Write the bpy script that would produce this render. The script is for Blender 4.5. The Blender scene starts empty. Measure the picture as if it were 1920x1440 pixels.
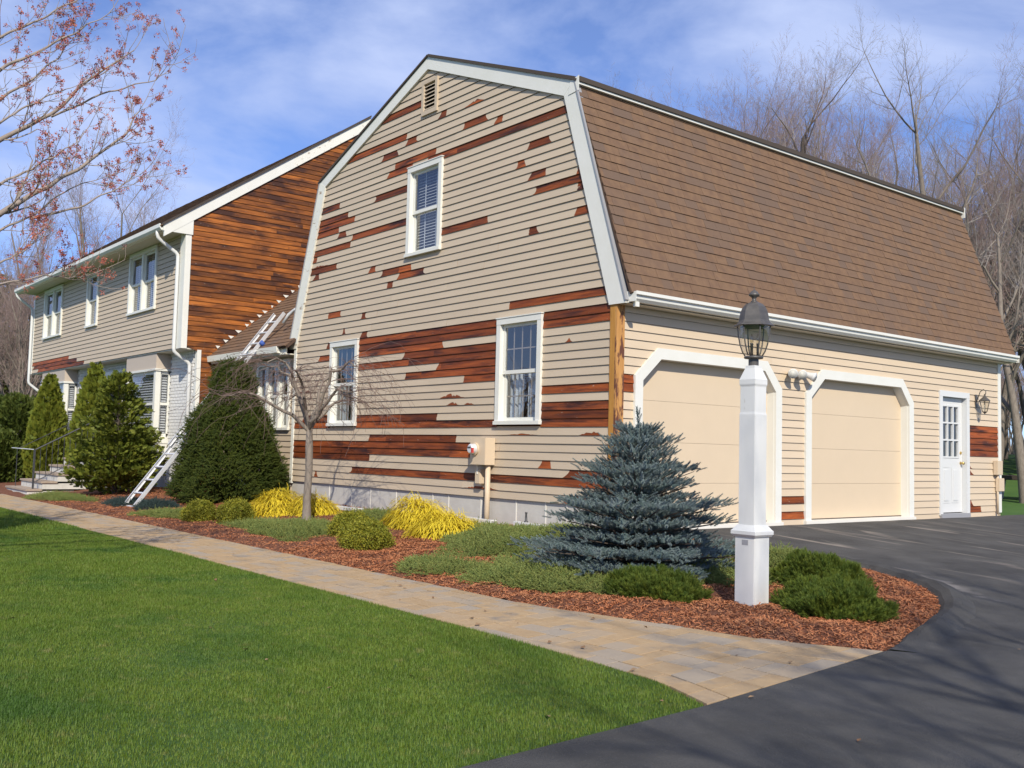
import bpy, bmesh, math, random
import numpy as np
from mathutils import Vector, Matrix, geometry

random.seed(7)
RNG = np.random.default_rng(11)
scene = bpy.context.scene
COL = scene.collection

# ---------------------------------------------------------------- camera
CAM = Vector((8.804, -8.721, 0.933))
FWD = Vector((-0.77768, 0.62506, 0.06720)); RGT = Vector((0.62758, 0.77817, 0.02463)); UPV = Vector((0.03690, -0.06133, 0.99744))
cd = bpy.data.cameras.new("camera"); cam = bpy.data.objects.new("camera", cd); COL.objects.link(cam)
cd.sensor_width = 36.0; cd.lens = 36.0 * 1874.44 / 1920.0; cd.clip_start = 0.05; cd.clip_end = 2000.0
cam.matrix_world = Matrix(((RGT.x, UPV.x, -FWD.x, CAM.x), (RGT.y, UPV.y, -FWD.y, CAM.y), (RGT.z, UPV.z, -FWD.z, CAM.z), (0, 0, 0, 1)))
scene.camera = cam

# ---------------------------------------------------------------- sky, sun, exposure
LIGHT = Vector((-1.0, 0.62, -0.86)).normalized()
TO_SUN = -LIGHT
EL = math.asin(TO_SUN.z); AZ = math.atan2(TO_SUN.x, TO_SUN.y)
world = bpy.data.worlds.new("World"); scene.world = world; world.use_nodes = True
wn = world.node_tree; wn.nodes.clear()
def N(t, typ, **kw):
    n = t.nodes.new(typ)
    for k, v in kw.items(): setattr(n, k, v)
    return n
w_out = N(wn, "ShaderNodeOutputWorld"); w_bg = N(wn, "ShaderNodeBackground")
w_sky = N(wn, "ShaderNodeTexSky", sky_type='NISHITA', sun_disc=False, sun_elevation=EL, sun_rotation=AZ, altitude=100.0, air_density=0.8, dust_density=0.2, ozone_density=4.0)
w_tc = N(wn, "ShaderNodeTexCoord")
w_map = N(wn, "ShaderNodeMapping"); w_map.inputs['Scale'].default_value = (1.0, 1.0, 2.4); w_map.inputs['Location'].default_value = (4.0, 2.41, 0.32)
w_n1 = N(wn, "ShaderNodeTexNoise"); w_n1.inputs['Scale'].default_value = 3.2; w_n1.inputs['Detail'].default_value = 7.0; w_n1.inputs['Roughness'].default_value = 0.55; w_n1.inputs['Distortion'].default_value = 0.25
w_r = N(wn, "ShaderNodeValToRGB"); w_r.color_ramp.elements[0].position = 0.40; w_r.color_ramp.elements[1].position = 0.63
w_r.color_ramp.elements[0].color = (0.14, 0.14, 0.14, 1); w_r.color_ramp.elements[1].color = (0.85, 0.85, 0.85, 1)
w_mix = N(wn, "ShaderNodeMix", data_type='RGBA'); w_mix.inputs['B'].default_value = (4.6, 5.4, 7.8, 1)
L = wn.links.new
L(w_tc.outputs['Generated'], w_map.inputs['Vector']); L(w_map.outputs['Vector'], w_n1.inputs['Vector']); L(w_n1.outputs['Fac'], w_r.inputs['Fac'])
w_tint = N(wn, "ShaderNodeMix", data_type='RGBA', blend_type='MULTIPLY'); w_tint.inputs['Factor'].default_value = 1.0; w_tint.inputs['B'].default_value = (0.80, 0.95, 1.28, 1)
L(w_sky.outputs['Color'], w_tint.inputs['A'])
L(w_r.outputs['Color'], w_mix.inputs['Factor']); L(w_tint.outputs['Result'], w_mix.inputs['A']); L(w_mix.outputs['Result'], w_bg.inputs['Color'])
w_bg.inputs['Strength'].default_value = 0.12
L(w_bg.outputs['Background'], w_out.inputs['Surface'])
sd = bpy.data.lights.new("sun", 'SUN'); sun = bpy.data.objects.new("sun", sd); COL.objects.link(sun)
sd.energy = 4.6; sd.angle = math.radians(0.53); sd.color = (1.0, 0.93, 0.80)
sun.rotation_euler = TO_SUN.to_track_quat('Z', 'Y').to_euler(); sun.location = (20, -20, 20)
vs = scene.view_settings
scene.cycles.max_bounces = 6; scene.cycles.diffuse_bounces = 3; scene.cycles.glossy_bounces = 3; scene.cycles.transmission_bounces = 4; scene.cycles.transparent_max_bounces = 10
vs.view_transform = 'Standard'; vs.look = 'None'; vs.exposure = 0.15; vs.gamma = 1.0; vs.use_curve_mapping = False

# ---------------------------------------------------------------- helpers
class MB:
    def __init__(s): s.v = []; s.f = []
    def hexa(s, p):
        o = len(s.v); s.v += [tuple(q) for q in p]
        s.f += [(o, o+3, o+2, o+1), (o+4, o+5, o+6, o+7), (o, o+1, o+5, o+4), (o+1, o+2, o+6, o+5), (o+2, o+3, o+7, o+6), (o+3, o, o+4, o+7)]; return s
    def box(s, x0, x1, y0, y1, z0, z1):
        return s.hexa([(x0,y0,z0),(x1,y0,z0),(x1,y1,z0),(x0,y1,z0),(x0,y0,z1),(x1,y0,z1),(x1,y1,z1),(x0,y1,z1)])
    def prism(s, poly, d):
        o = len(s.v); n = len(poly); d = Vector(d)
        s.v += [tuple(q) for q in poly] + [tuple(Vector(q) + d) for q in poly]
        s.f += [tuple(range(o, o+n)), tuple(range(o+2*n-1, o+n-1, -1))]
        s.f += [(o+i, o+n+i, o+n+(i+1) % n, o+(i+1) % n) for i in range(n)]; return s
    def tube(s, pts, rad, sides=8, cap=True):
        pts = [Vector(q) for q in pts]; n = len(pts)
        if not hasattr(rad, '__len__'): rad = [rad]*n
        o = len(s.v); up = None
        for i, q in enumerate(pts):
            d = (pts[min(i+1, n-1)] - pts[max(i-1, 0)]).normalized()
            if up is None: up = d.orthogonal().normalized()
            else: up = (up - d*up.dot(d)).normalized()
            w = d.cross(up)
            for k in range(sides):
                a = 2*math.pi*k/sides; s.v.append(tuple(q + (up*math.cos(a) + w*math.sin(a))*rad[i]))
        for i in range(n-1):
            for k in range(sides):
                a = o+i*sides+k; b = o+i*sides+(k+1) % sides; s.f.append((a, b, b+sides, a+sides))
        if cap: s.f += [tuple(range(o+sides-1, o-1, -1)), tuple(range(o+(n-1)*sides, o+n*sides))]
        return s
    def lathe(s, c, prof, sides=16, phase=0.0):
        o = len(s.v); n = len(prof)
        for r, z in prof:
            for k in range(sides):
                a = 2*math.pi*k/sides+phase; s.v.append((c[0]+r*math.cos(a), c[1]+r*math.sin(a), c[2]+z))
        for i in range(n-1):
            for k in range(sides):
                a = o+i*sides+k; b = o+i*sides+(k+1) % sides; s.f.append((a, b, b+sides, a+sides))
        s.f += [tuple(range(o+sides-1, o-1, -1)), tuple(range(o+(n-1)*sides, o+n*sides))]; return s
    def mesh(s, name, mat, smooth=False, bevel=0.0, rnd=None):
        me = bpy.data.meshes.new(name); me.from_pydata(s.v, [], s.f)
        bm = bmesh.new(); bm.from_mesh(me); bmesh.ops.recalc_face_normals(bm, faces=bm.faces)
        if bevel: bmesh.ops.bevel(bm, geom=list(bm.edges), offset=bevel, segments=2, affect='EDGES', clamp_overlap=True)
        bm.to_mesh(me); bm.free()
        if smooth: me.polygons.foreach_set('use_smooth', [True]*len(me.polygons))
        at = me.attributes.new('rnd', 'FLOAT', 'FACE'); val = random.random() if rnd is None else rnd
        at.data.foreach_set('value', [val]*len(me.polygons))
        me.materials.append(mat); return me
    def build(s, name, mat, parent=None, smooth=False, bevel=0.0, rnd=None):
        return place(name, s.mesh(name, mat, smooth, bevel, rnd), parent)
def absloc(o):
    v = Vector((0, 0, 0))
    while o: v += o.location; o = o.parent
    return v
def place(name, me, parent=None, loc=(0, 0, 0), rot=None):
    o = bpy.data.objects.new(name, me); COL.objects.link(o)
    if parent: o.parent = parent; o.location = Vector(loc) - absloc(parent)
    else: o.location = loc
    if rot is not None: o.rotation_euler = rot
    return o
def tag(o, label=None, cat=None, group=None, kind=None):
    if label: o['label'] = label
    if cat: o['category'] = cat
    if group: o['group'] = group
    if kind: o['kind'] = kind
    return o
def thing(name, label, cat, loc=(0, 0, 0), group=None):
    o = bpy.data.objects.new(name, None); COL.objects.link(o); o.location = loc; o.empty_display_size = 0.2
    return tag(o, label, cat, group)
def np_mesh(name, V, F, mat, rnd=None, smooth=False):
    V = np.asarray(V, dtype=np.float32); F = np.asarray(F, dtype=np.int32); k = F.shape[1]
    me = bpy.data.meshes.new(name); me.vertices.add(len(V)); me.vertices.foreach_set('co', V.ravel())
    me.loops.add(F.size); me.loops.foreach_set('vertex_index', F.ravel())
    me.polygons.add(len(F)); me.polygons.foreach_set('loop_start', np.arange(0, F.size, k, dtype=np.int32))
    me.polygons.foreach_set('loop_total', np.full(len(F), k, dtype=np.int32))
    if smooth: me.polygons.foreach_set('use_smooth', np.ones(len(F), dtype=bool))
    me.update(calc_edges=True)
    at = me.attributes.new('rnd', 'FLOAT', 'FACE')
    at.data.foreach_set('value', (RNG.random(len(F)) if rnd is None else rnd).astype(np.float32))
    me.materials.append(mat); return me
def scatter(T, TF, Rm, P, S=None):
    """copies template (n,3) verts / (m,k) faces at frames Rm (N,3,3), origins P (N,3), scale S"""
    Nn = len(P); S = np.ones(Nn) if S is None else S
    V = np.einsum('nij,kj->nki', Rm, T) * S[:, None, None] + P[:, None, :]
    F = TF[None] + (np.arange(Nn)*len(T))[:, None, None]
    return V.reshape(-1, 3), F.reshape(-1, TF.shape[1])
def frames(D, roll=None):
    """rotation matrices whose local z follows D"""
    D = D/np.linalg.norm(D, axis=1, keepdims=True)
    a = np.where(np.abs(D[:, 2:3]) > 0.95, np.array([[1.0, 0, 0]]), np.array([[0, 0, 1.0]]))
    X = np.cross(a, D); X /= np.linalg.norm(X, axis=1, keepdims=True); Y = np.cross(D, X)
    if roll is not None:
        c, s = np.cos(roll)[:, None], np.sin(roll)[:, None]; X, Y = X*c + Y*s, Y*c - X*s
    return np.stack([X, Y, D], axis=2)

# ---------------------------------------------------------------- materials
def lin(c): return tuple(((x/255.0) / 12.92 if x/255.0 <= 0.04045 else ((x/255.0+0.055)/1.055)**2.4) for x in c)
def mat(name, c1, c2=None, rough=0.7, scale=(8, 8, 8), detail=4.0, lo=0.3, hi=0.7, rnd=0.0, c3=None, bump=0.0, bscale=60.0, spec=0.3, metal=0.0, fleck=None, fl=(0.70, 0.74), fscale=(8, 8, 30), objrnd=0.0, transl=0.0, coord='Object', dark=None, c3lo=0.0):
    m = bpy.data.materials.new(name); m.use_nodes = True; t = m.node_tree; b = t.nodes['Principled BSDF']; K = t.links.new
    b.inputs['Roughness'].default_value = rough; b.inputs['Specular IOR Level'].default_value = spec; b.inputs['Metallic'].default_value = metal
    tc = N(t, "ShaderNodeTexCoord")
    def noise(sc, det, w=None):
        mp = N(t, "ShaderNodeMapping"); mp.inputs['Scale'].default_value = sc; K(tc.outputs[coord], mp.inputs['Vector'])
        if objrnd:
            oi = N(t, "ShaderNodeObjectInfo"); ml = N(t, "ShaderNodeMath", operation='MULTIPLY'); ml.inputs[1].default_value = objrnd
            K(oi.outputs['Random'], ml.inputs[0]); K(ml.outputs[0], mp.inputs['Location'])
        n = N(t, "ShaderNodeTexNoise"); n.inputs['Scale'].default_value = 1.0; n.inputs['Detail'].default_value = det; n.inputs['Roughness'].default_value = 0.6
        K(mp.outputs['Vector'], n.inputs['Vector']); return n
    col = None
    if c2 is not None:
        n = noise(scale, detail); r = N(t, "ShaderNodeMapRange"); r.inputs['From Min'].default_value = lo; r.inputs['From Max'].default_value = hi
        K(n.outputs['Fac'], r.inputs['Value'])
        mx = N(t, "ShaderNodeMix", data_type='RGBA'); mx.inputs['A'].default_value = (*c1, 1); mx.inputs['B'].default_value = (*c2, 1)
        K(r.outputs['Result'], mx.inputs['Factor']); col = mx.outputs['Result']
    if c3 is not None:
        at = N(t, "ShaderNodeAttribute", attribute_name='rnd'); mx = N(t, "ShaderNodeMix", data_type='RGBA'); mx.inputs['B'].default_value = (*c3, 1)
        if col: K(col, mx.inputs['A'])
        else: mx.inputs['A'].default_value = (*c1, 1)
        rr = N(t, "ShaderNodeMapRange"); rr.inputs['From Min'].default_value = c3lo; K(at.outputs['Fac'], rr.inputs['Value']); K(rr.outputs['Result'], mx.inputs['Factor']); col = mx.outputs['Result']
    if rnd:
        at = N(t, "ShaderNodeAttribute", attribute_name='rnd'); r = N(t, "ShaderNodeMapRange"); r.inputs['To Min'].default_value = 1.0-rnd; r.inputs['To Max'].default_value = 1.0+rnd
        K(at.outputs['Fac'], r.inputs['Value'])
        vm = N(t, "ShaderNodeVectorMath", operation='SCALE')
        if col: K(col, vm.inputs[0])
        else: vm.inputs[0].default_value = c1
        K(r.outputs['Result'], vm.inputs['Scale']); col = vm.outputs['Vector']
    if dark is not None:
        dcol, dsc, d0, d1 = dark
        n = noise(dsc, 5.0); r = N(t, "ShaderNodeMapRange"); r.inputs['From Min'].default_value = d0; r.inputs['From Max'].default_value = d1
        K(n.outputs['Fac'], r.inputs['Value']); mx = N(t, "ShaderNodeMix", data_type='RGBA'); mx.inputs['B'].default_value = (*dcol, 1)
        if col: K(col, mx.inputs['A'])
        else: mx.inputs['A'].default_value = (*c1, 1)
        K(r.outputs['Result'], mx.inputs['Factor']); col = mx.outputs['Result']
    if fleck is not None:
        n = noise(fscale, 6.0); r = N(t, "ShaderNodeMapRange"); r.inputs['From Min'].default_value = fl[0]; r.inputs['From Max'].default_value = fl[1]
        K(n.outputs['Fac'], r.inputs['Value']); mx = N(t, "ShaderNodeMix", data_type='RGBA'); mx.inputs['B'].default_value = (*fleck, 1)
        if col: K(col, mx.inputs['A'])
        else: mx.inputs['A'].default_value = (*c1, 1)
        K(r.outputs['Result'], mx.inputs['Factor']); col = mx.outputs['Result']
    if col: K(col, b.inputs['Base Color'])
    else: b.inputs['Base Color'].default_value = (*c1, 1)
    if bump:
        n = noise((bscale,)*3 if not hasattr(bscale, '__len__') else bscale, 5.0); bp = N(t, "ShaderNodeBump"); bp.inputs['Strength'].default_value = bump; bp.inputs['Distance'].default_value = 0.02
        K(n.outputs['Fac'], bp.inputs['Height']); K(bp.outputs['Normal'], b.inputs['Normal'])
    if transl:
        tr = N(t, "ShaderNodeBsdfTranslucent"); ms = N(t, "ShaderNodeMixShader"); ms.inputs['Fac'].default_value = transl
        if col: K(col, tr.inputs['Color'])
        else: tr.inputs['Color'].default_value = (*c1, 1)
        K(b.outputs['BSDF'], ms.inputs[1]); K(tr.outputs['BSDF'], ms.inputs[2]); K(ms.outputs['Shader'], t.nodes['Material Output'].inputs['Surface'])
    return m
def glass_mat(name, tint, refl):
    m = bpy.data.materials.new(name); m.use_nodes = True; t = m.node_tree; t.nodes.clear(); K = t.links.new
    o = N(t, "ShaderNodeOutputMaterial"); tr = N(t, "ShaderNodeBsdfTransparent"); tr.inputs['Color'].default_value = (*tint, 1)
    gl = N(t, "ShaderNodeBsdfGlossy"); gl.inputs['Roughness'].default_value = 0.015
    fr = N(t, "ShaderNodeFresnel"); fr.inputs['IOR'].default_value = 1.55
    mr = N(t, "ShaderNodeMapRange"); mr.inputs['To Min'].default_value = refl; mr.inputs['To Max'].default_value = 1.0
    K(fr.outputs['Fac'], mr.inputs['Value']); ms = N(t, "ShaderNodeMixShader"); ge = N(t, "ShaderNodeNewGeometry"); iv = N(t, "ShaderNodeMath", operation='SUBTRACT'); iv.inputs[0].default_value = 1.0; K(ge.outputs['Backfacing'], iv.inputs[1])
    mu = N(t, "ShaderNodeMath", operation='MULTIPLY'); K(mr.outputs['Result'], mu.inputs[0]); K(iv.outputs[0], mu.inputs[1]); K(mu.outputs[0], ms.inputs['Fac'])
    K(tr.outputs['BSDF'], ms.inputs[1]); K(gl.outputs['BSDF'], ms.inputs[2]); K(ms.outputs['Shader'], o.inputs['Surface']); return m

M = {}
PAINT = (0.495, 0.398, 0.286); PAINT_LIT = (0.58, 0.462, 0.325)  # one beige paint; second copy lightened to carry sunlight on the door face
M['paint'] = mat('beige_paint', PAINT, (0.535, 0.432, 0.312), rough=0.55, scale=(0.8, 0.8, 6), objrnd=50, bump=0.05, bscale=(10, 10, 160), rnd=0.035)
M['tan'] = mat('tan_paint', PAINT_LIT, (0.61, 0.487, 0.345), rough=0.5, scale=(0.8, 0.8, 6), objrnd=50, bump=0.04, bscale=(10, 10, 160), rnd=0.03)
M['tandoor'] = mat('tan_door_paint', (0.62, 0.495, 0.345), (0.64, 0.51, 0.355), rough=0.5, scale=(3, 3, 3), bump=0.12, bscale=140)
WOODK = dict(rough=0.62, fscale=(14, 14, 55), objrnd=80, bump=0.25)
M['cedar_x'] = mat('bare_cedar', (0.125, 0.027, 0.008), (0.33, 0.080, 0.015), scale=(1.6, 1.6, 24), detail=6, lo=0.30, hi=0.72, rnd=0.42, bscale=(3, 3, 120), fleck=(0.52, 0.45, 0.35), fl=(0.69, 0.73), dark=((0.040, 0.013, 0.009), (1.1, 1.1, 10), 0.50, 0.66), **WOODK)
M['cedar_y'] = mat('stripped_cedar', (0.105, 0.030, 0.008), (0.36, 0.115, 0.018), scale=(1.6, 1.6, 18), detail=5, lo=0.25, hi=0.75, rnd=0.45, bscale=(3, 3, 120), fleck=(0.55, 0.47, 0.38), fl=(0.68, 0.735), dark=((0.050, 0.018, 0.010), (0.9, 0.9, 3), 0.46, 0.62), **WOODK)
M['lapedge'] = mat('bare_lap_edge', (0.12, 0.065, 0.038), (0.20, 0.13, 0.085), rough=0.8, scale=(2, 2, 2))  # shaded lap line under each board, painted in as a brown underside
M['cornerwood'] = mat('scraped_corner_wood', (0.42, 0.20, 0.055), (0.58, 0.30, 0.10), rough=0.6, scale=(30, 30, 2.5), fleck=(0.13, 0.05, 0.03), fl=(0.49, 0.54), fscale=(9, 9, 2.6), bump=0.2, bscale=(80, 80, 6))
M['cornergold'] = mat('golden_corner_wood', (0.40, 0.18, 0.035), (0.50, 0.25, 0.055), rough=0.6, scale=(30, 30, 2.5), bump=0.15, bscale=(80, 80, 6), fleck=(0.18, 0.07, 0.03), fl=(0.66, 0.72), fscale=(9, 9, 2.2))
M['white'] = mat('white_trim', (0.68, 0.67, 0.60), (0.72, 0.71, 0.65), rough=0.45, scale=(3, 3, 3), fleck=(0.42, 0.36, 0.28), fl=(0.76, 0.80), fscale=(12, 12, 12))
M['worn'] = mat('worn_white_trim', (0.76, 0.75, 0.66), (0.70, 0.68, 0.60), rough=0.6, scale=(2, 2, 2), fleck=(0.30, 0.20, 0.12), fl=(0.60, 0.70), fscale=(5, 9, 16), bump=0.2, bscale=40)
M['clean'] = mat('clean_white', (0.64, 0.64, 0.62), rough=0.35)
M['postwhite'] = mat('weathered_post_paint', (0.62, 0.62, 0.59), (0.67, 0.67, 0.65), rough=0.5, scale=(5, 5, 1.2), fleck=(0.40, 0.37, 0.31), fl=(0.66, 0.76), fscale=(16, 16, 4), bump=0.06, bscale=(60, 60, 6))
M['soffit'] = mat('soffit_paint', (0.62, 0.58, 0.48), rough=0.6)
M['baypaint'] = mat('bay_panel_paint', (0.50, 0.42, 0.34), rough=0.6)
M['found'] = mat('grey_foundation', (0.48, 0.455, 0.41), (0.55, 0.525, 0.475), rough=0.85, scale=(5, 5, 5), fleck=(0.66, 0.64, 0.58), fl=(0.665, 0.69), fscale=(24, 24, 7), bump=0.15, bscale=70)
M['joint'] = mat('pale_caulk', (0.70, 0.67, 0.60), rough=0.8)
M['shingle'] = mat('brown_shingle', (0.150, 0.092, 0.062), (0.205, 0.125, 0.074), rough=0.95, scale=(9, 9, 9), detail=6, c3=(0.135, 0.092, 0.068), c3lo=0.55, rnd=0.06, bump=0.3, bscale=220, spec=0.15)
M['roofedge'] = mat('dark_roof_edge', (0.07, 0.055, 0.045), rough=0.9)
M['felt'] = mat('roof_deck', (0.08, 0.05, 0.035), rough=0.95)
M['glass'] = glass_mat('window_glass', (0.90, 0.92, 0.94), 0.14)
M['clearglass'] = glass_mat('lantern_glass', (0.93, 0.92, 0.88), 0.06)
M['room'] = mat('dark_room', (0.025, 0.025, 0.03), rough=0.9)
M['blind'] = mat('blind_slats', (0.66, 0.64, 0.62), rough=0.6)
M['curtain'] = mat('sheer_curtain', (0.62, 0.62, 0.60), (0.45, 0.46, 0.46), rough=0.9, scale=(14, 14, 0.6))
M['muntin'] = mat('tan_muntin', (0.40, 0.31, 0.22), rough=0.6)
M['iron'] = mat('black_iron', (0.03, 0.03, 0.032), (0.055, 0.055, 0.058), rough=0.45, scale=(20, 20, 20), spec=0.5)
M['bronze'] = mat('weathered_bronze', (0.06, 0.055, 0.05), (0.10, 0.09, 0.08), rough=0.4, scale=(14, 14, 14), spec=0.5)
M['brass'] = mat('brass', (0.75, 0.52, 0.18), rough=0.25, metal=1.0)
M['alu'] = mat('aluminium', (0.80, 0.80, 0.80), (0.70, 0.70, 0.71), rough=0.42, scale=(20, 20, 20), metal=0.35, spec=0.5)
M['grey'] = mat('grey_metal', (0.30, 0.30, 0.31), rough=0.5, spec=0.5)
M['red'] = mat('red_tag', (0.50, 0.05, 0.04), rough=0.5)
M['bluecap'] = mat('blue_rubber', (0.05, 0.10, 0.35), rough=0.6)
M['brick'] = mat('white_brick', (0.64, 0.63, 0.60), (0.70, 0.69, 0.66), rough=0.8, scale=(14, 14, 14), rnd=0.10, bump=0.25, bscale=90)
M['mortar'] = mat('brick_mortar', (0.40, 0.39, 0.37), rough=0.95)
M['stepstone'] = mat('step_riser', (0.60, 0.58, 0.53), (0.50, 0.48, 0.43), rough=0.85, scale=(6, 6, 6), fleck=(0.28, 0.26, 0.23), fl=(0.62, 0.70), fscale=(18, 18, 5))
M['tread'] = mat('brick_tread', (0.30, 0.23, 0.17), (0.40, 0.32, 0.25), rough=0.9, scale=(12, 12, 12), bump=0.2)
# ---------------------------------------------------------------- terrain
def sm(t): t = np.clip(t, 0, 1); return t*t*(3-2*t)
def gz(x, y):
    x = np.asarray(x, dtype=float); y = np.asarray(y, dtype=float)
    zb = -.12+.13*sm((x+.8)/1.4)-.31*np.clip((x-.3)/4.9, 0, 1)
    zd = .02-.32*np.clip(x/5.2, 0, 1); k = np.where(x > 0, sm(x), 0.0); zb = zd*k+zb*(1-k)
    w = sm((y+3.5)/3.4)
    return -.3+w*(zb+.3) + 1.5*sm((y-15)/22.0) + 0.8*sm((-x-40)/40.0)
INNER = [(-24, -3.47), (2.4, -3.47), (3.0, -3.38), (3.54, -3.25), (4.1, -3.15), (4.6, -3.04), (5.22, -2.70)]
OUTER = [(-24, -4.52), (2.4, -4.52), (3.2, -4.53), (3.9, -4.54), (4.5, -4.56), (5.0, -4.6), (5.50, -4.78)]
BEDIN = [(5.19, -2.62), (5.1, -2.3), (4.98, -2.0), (4.9, -1.65), (4.78, -1.3), (4.66, -0.95), (4.5, -.62), (4.25, -.22), (3.95, .12), (3.6, .37), (3.1, .56), (2.5, .62), (1.9, .58), (1.3, .52), (0.6, .45), (0.05, .3)]
def offs(pl, d):
    out = []
    for i, q in enumerate(pl):
        a = Vector(pl[max(i-1, 0)]); b = Vector(pl[min(i+1, len(pl)-1)]); t = (b-a).normalized(); out.append((q[0]+t.y*d, q[1]-t.x*d))
    return out
BERMOUT = offs(BEDIN, 0.24)
def densify(pl, step):
    out = []
    for a, b in zip(pl[:-1], pl[1:]):
        n = max(1, int(math.hypot(b[0]-a[0], b[1]-a[1])/step)); out += [(a[0]+(b[0]-a[0])*i/n, a[1]+(b[1]-a[1])*i/n) for i in range(n)]
    return out+[pl[-1]]
def inpoly(P, poly):
    x, y = P[:, 0], P[:, 1]; r = np.zeros(len(P), bool); n = len(poly)
    for i in range(n):
        x0, y0 = poly[i]; x1, y1 = poly[(i+1) % n]
        if y0 == y1: continue
        c = ((y0 > y) != (y1 > y)) & (x < (x1-x0)*(y-y0)/(y1-y0)+x0); r ^= c
    return r
def sheet(name, poly, dz, m, res, bumpf=None, parent=None):
    P = densify(poly+[poly[0]], res)[:-1]; xs = [q[0] for q in P]; ys = [q[1] for q in P]
    gx, gy = np.meshgrid(np.arange(min(xs), max(xs), res), np.arange(min(ys), max(ys), res)); G = np.stack([gx.ravel(), gy.ravel()], 1)
    G = G + RNG.uniform(-.2, .2, G.shape)*res; G = G[inpoly(G, P)]
    vs2 = [Vector(q) for q in P] + [Vector((float(a), float(b))) for a, b in G]
    r = geometry.delaunay_2d_cdt(vs2, [], [list(range(len(P)))], 1, 1e-4)
    V = np.array([(q.x, q.y) for q in r[0]]); z = gz(V[:, 0], V[:, 1])+dz
    if bumpf is not None: z = z+bumpf(V)
    me = np_mesh(name, np.column_stack([V, z]), np.array([list(f)[:3] for f in r[2]]), m, smooth=True)
    return place(name, me, parent)
def wob(V, s, a, seed):
    r = np.random.default_rng(seed); z = np.zeros(len(V))
    for i in range(7):
        k = r.normal(size=2)*s*(1+.5*i); z += np.sin(V@k + r.uniform(0, 6.28))*a/(1+.5*i)
    return z
M['turf'] = mat('turf_soil', (0.035, 0.075, 0.014), (0.055, 0.105, 0.02), rough=0.95, scale=(1.5, 1.5, 1.5), bump=0.4, bscale=40)
M['mulch'] = mat('mulch_soil', (0.12, 0.045, 0.025), (0.20, 0.085, 0.045), rough=0.95, scale=(25, 25, 25), bump=0.6, bscale=60)
M['chips'] = mat('bark_chips', (0.50, 0.180, 0.070), (0.62, 0.29, 0.135), rough=0.9, scale=(3, 3, 3), c3=(0.30, 0.105, 0.044), rnd=0.35)
def asphalt():
    m = mat('asphalt', (0.055, 0.053, 0.050), (0.098, 0.094, 0.088), rough=0.85, scale=(1.6, 1.6, 1.6), detail=8, lo=.35, hi=.65, bump=0.9, bscale=110, spec=0.35)
    t = m.node_tree; b = t.nodes['Principled BSDF']; K = t.links.new; src = b.inputs['Base Color'].links[0].from_socket
    tc = N(t, "ShaderNodeTexCoord")
    # pale grit of the aggregate
    vo = N(t, "ShaderNodeTexVoronoi"); vo.inputs['Scale'].default_value = 60.0; K(tc.outputs['Object'], vo.inputs['Vector'])
    g = N(t, "ShaderNodeMapRange"); g.inputs['From Min'].default_value = 0.16; g.inputs['From Max'].default_value = 0.08; g.inputs['To Max'].default_value = 0.55; K(vo.outputs['Distance'], g.inputs['Value'])
    mg = N(t, "ShaderNodeMix", data_type='RGBA'); mg.inputs['B'].default_value = (0.20, 0.20, 0.20, 1); K(src, mg.inputs['A']); K(g.outputs['Result'], mg.inputs['Factor'])
    # dried silt runnels left by washing the walls: streaks along one direction, only near the doors
    mp = N(t, "ShaderNodeMapping"); mp.inputs['Rotation'].default_value = (0, 0, math.radians(3)); mp.inputs['Scale'].default_value = (0.35, 2.2, 1); K(tc.outputs['Object'], mp.inputs['Vector'])
    n = N(t, "ShaderNodeTexNoise"); n.inputs['Scale'].default_value = 1.0; n.inputs['Detail'].default_value = 5; n.inputs['Distortion'].default_value = 1.6; K(mp.outputs['Vector'], n.inputs['Vector'])
    a = N(t, "ShaderNodeMapRange"); a.inputs['From Min'].default_value = 0.57; a.inputs['From Max'].default_value = 0.68; K(n.outputs['Fac'], a.inputs['Value'])
    sx = N(t, "ShaderNodeSeparateXYZ"); K(tc.outputs['Object'], sx.inputs['Vector'])
    def band(sock, lo0, lo1, hi1, hi0):
        p1 = N(t, "ShaderNodeMapRange"); p1.inputs['From Min'].default_value = lo0; p1.inputs['From Max'].default_value = lo1; K(sock, p1.inputs['Value'])
        p2 = N(t, "ShaderNodeMapRange"); p2.inputs['From Min'].default_value = hi0; p2.inputs['From Max'].default_value = hi1; K(sock, p2.inputs['Value'])
        mm = N(t, "ShaderNodeMath", operation='MULTIPLY'); K(p1.outputs['Result'], mm.inputs[0]); K(p2.outputs['Result'], mm.inputs[1]); return mm.outputs[0]
    bx, by = band(sx.outputs['X'], -0.3, 0.1, 3.0, 4.6), band(sx.outputs['Y'], 0.4, 1.0, 5.5, 7.5)
    m1 = N(t, "ShaderNodeMath", operation='MULTIPLY'); K(bx, m1.inputs[0]); K(by, m1.inputs[1])
    m2 = N(t, "ShaderNodeMath", operation='MULTIPLY'); K(m1.outputs[0], m2.inputs[0]); K(a.outputs['Result'], m2.inputs[1])
    m3 = N(t, "ShaderNodeMath", operation='MULTIPLY'); m3.inputs[1].default_value = 0.75; K(m2.outputs[0], m3.inputs[0])
    ms = N(t, "ShaderNodeMix", data_type='RGBA'); ms.inputs['B'].default_value = (0.33, 0.28, 0.23, 1); K(mg.outputs['Result'], ms.inputs['A']); K(m3.outputs[0], ms.inputs['Factor'])
    # silt washed up against the berm
    sv = N(t, "ShaderNodeVectorMath", operation='SUBTRACT'); sv.inputs[1].default_value = (4.02, 0.46, 0); K(tc.outputs['Object'], sv.inputs[0])
    mq = N(t, "ShaderNodeMapping"); mq.inputs['Rotation'].default_value = (0, 0, math.radians(30)); mq.inputs['Scale'].default_value = (1.0, 1.0, 0); K(sv.outputs['Vector'], mq.inputs['Vector'])
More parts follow.
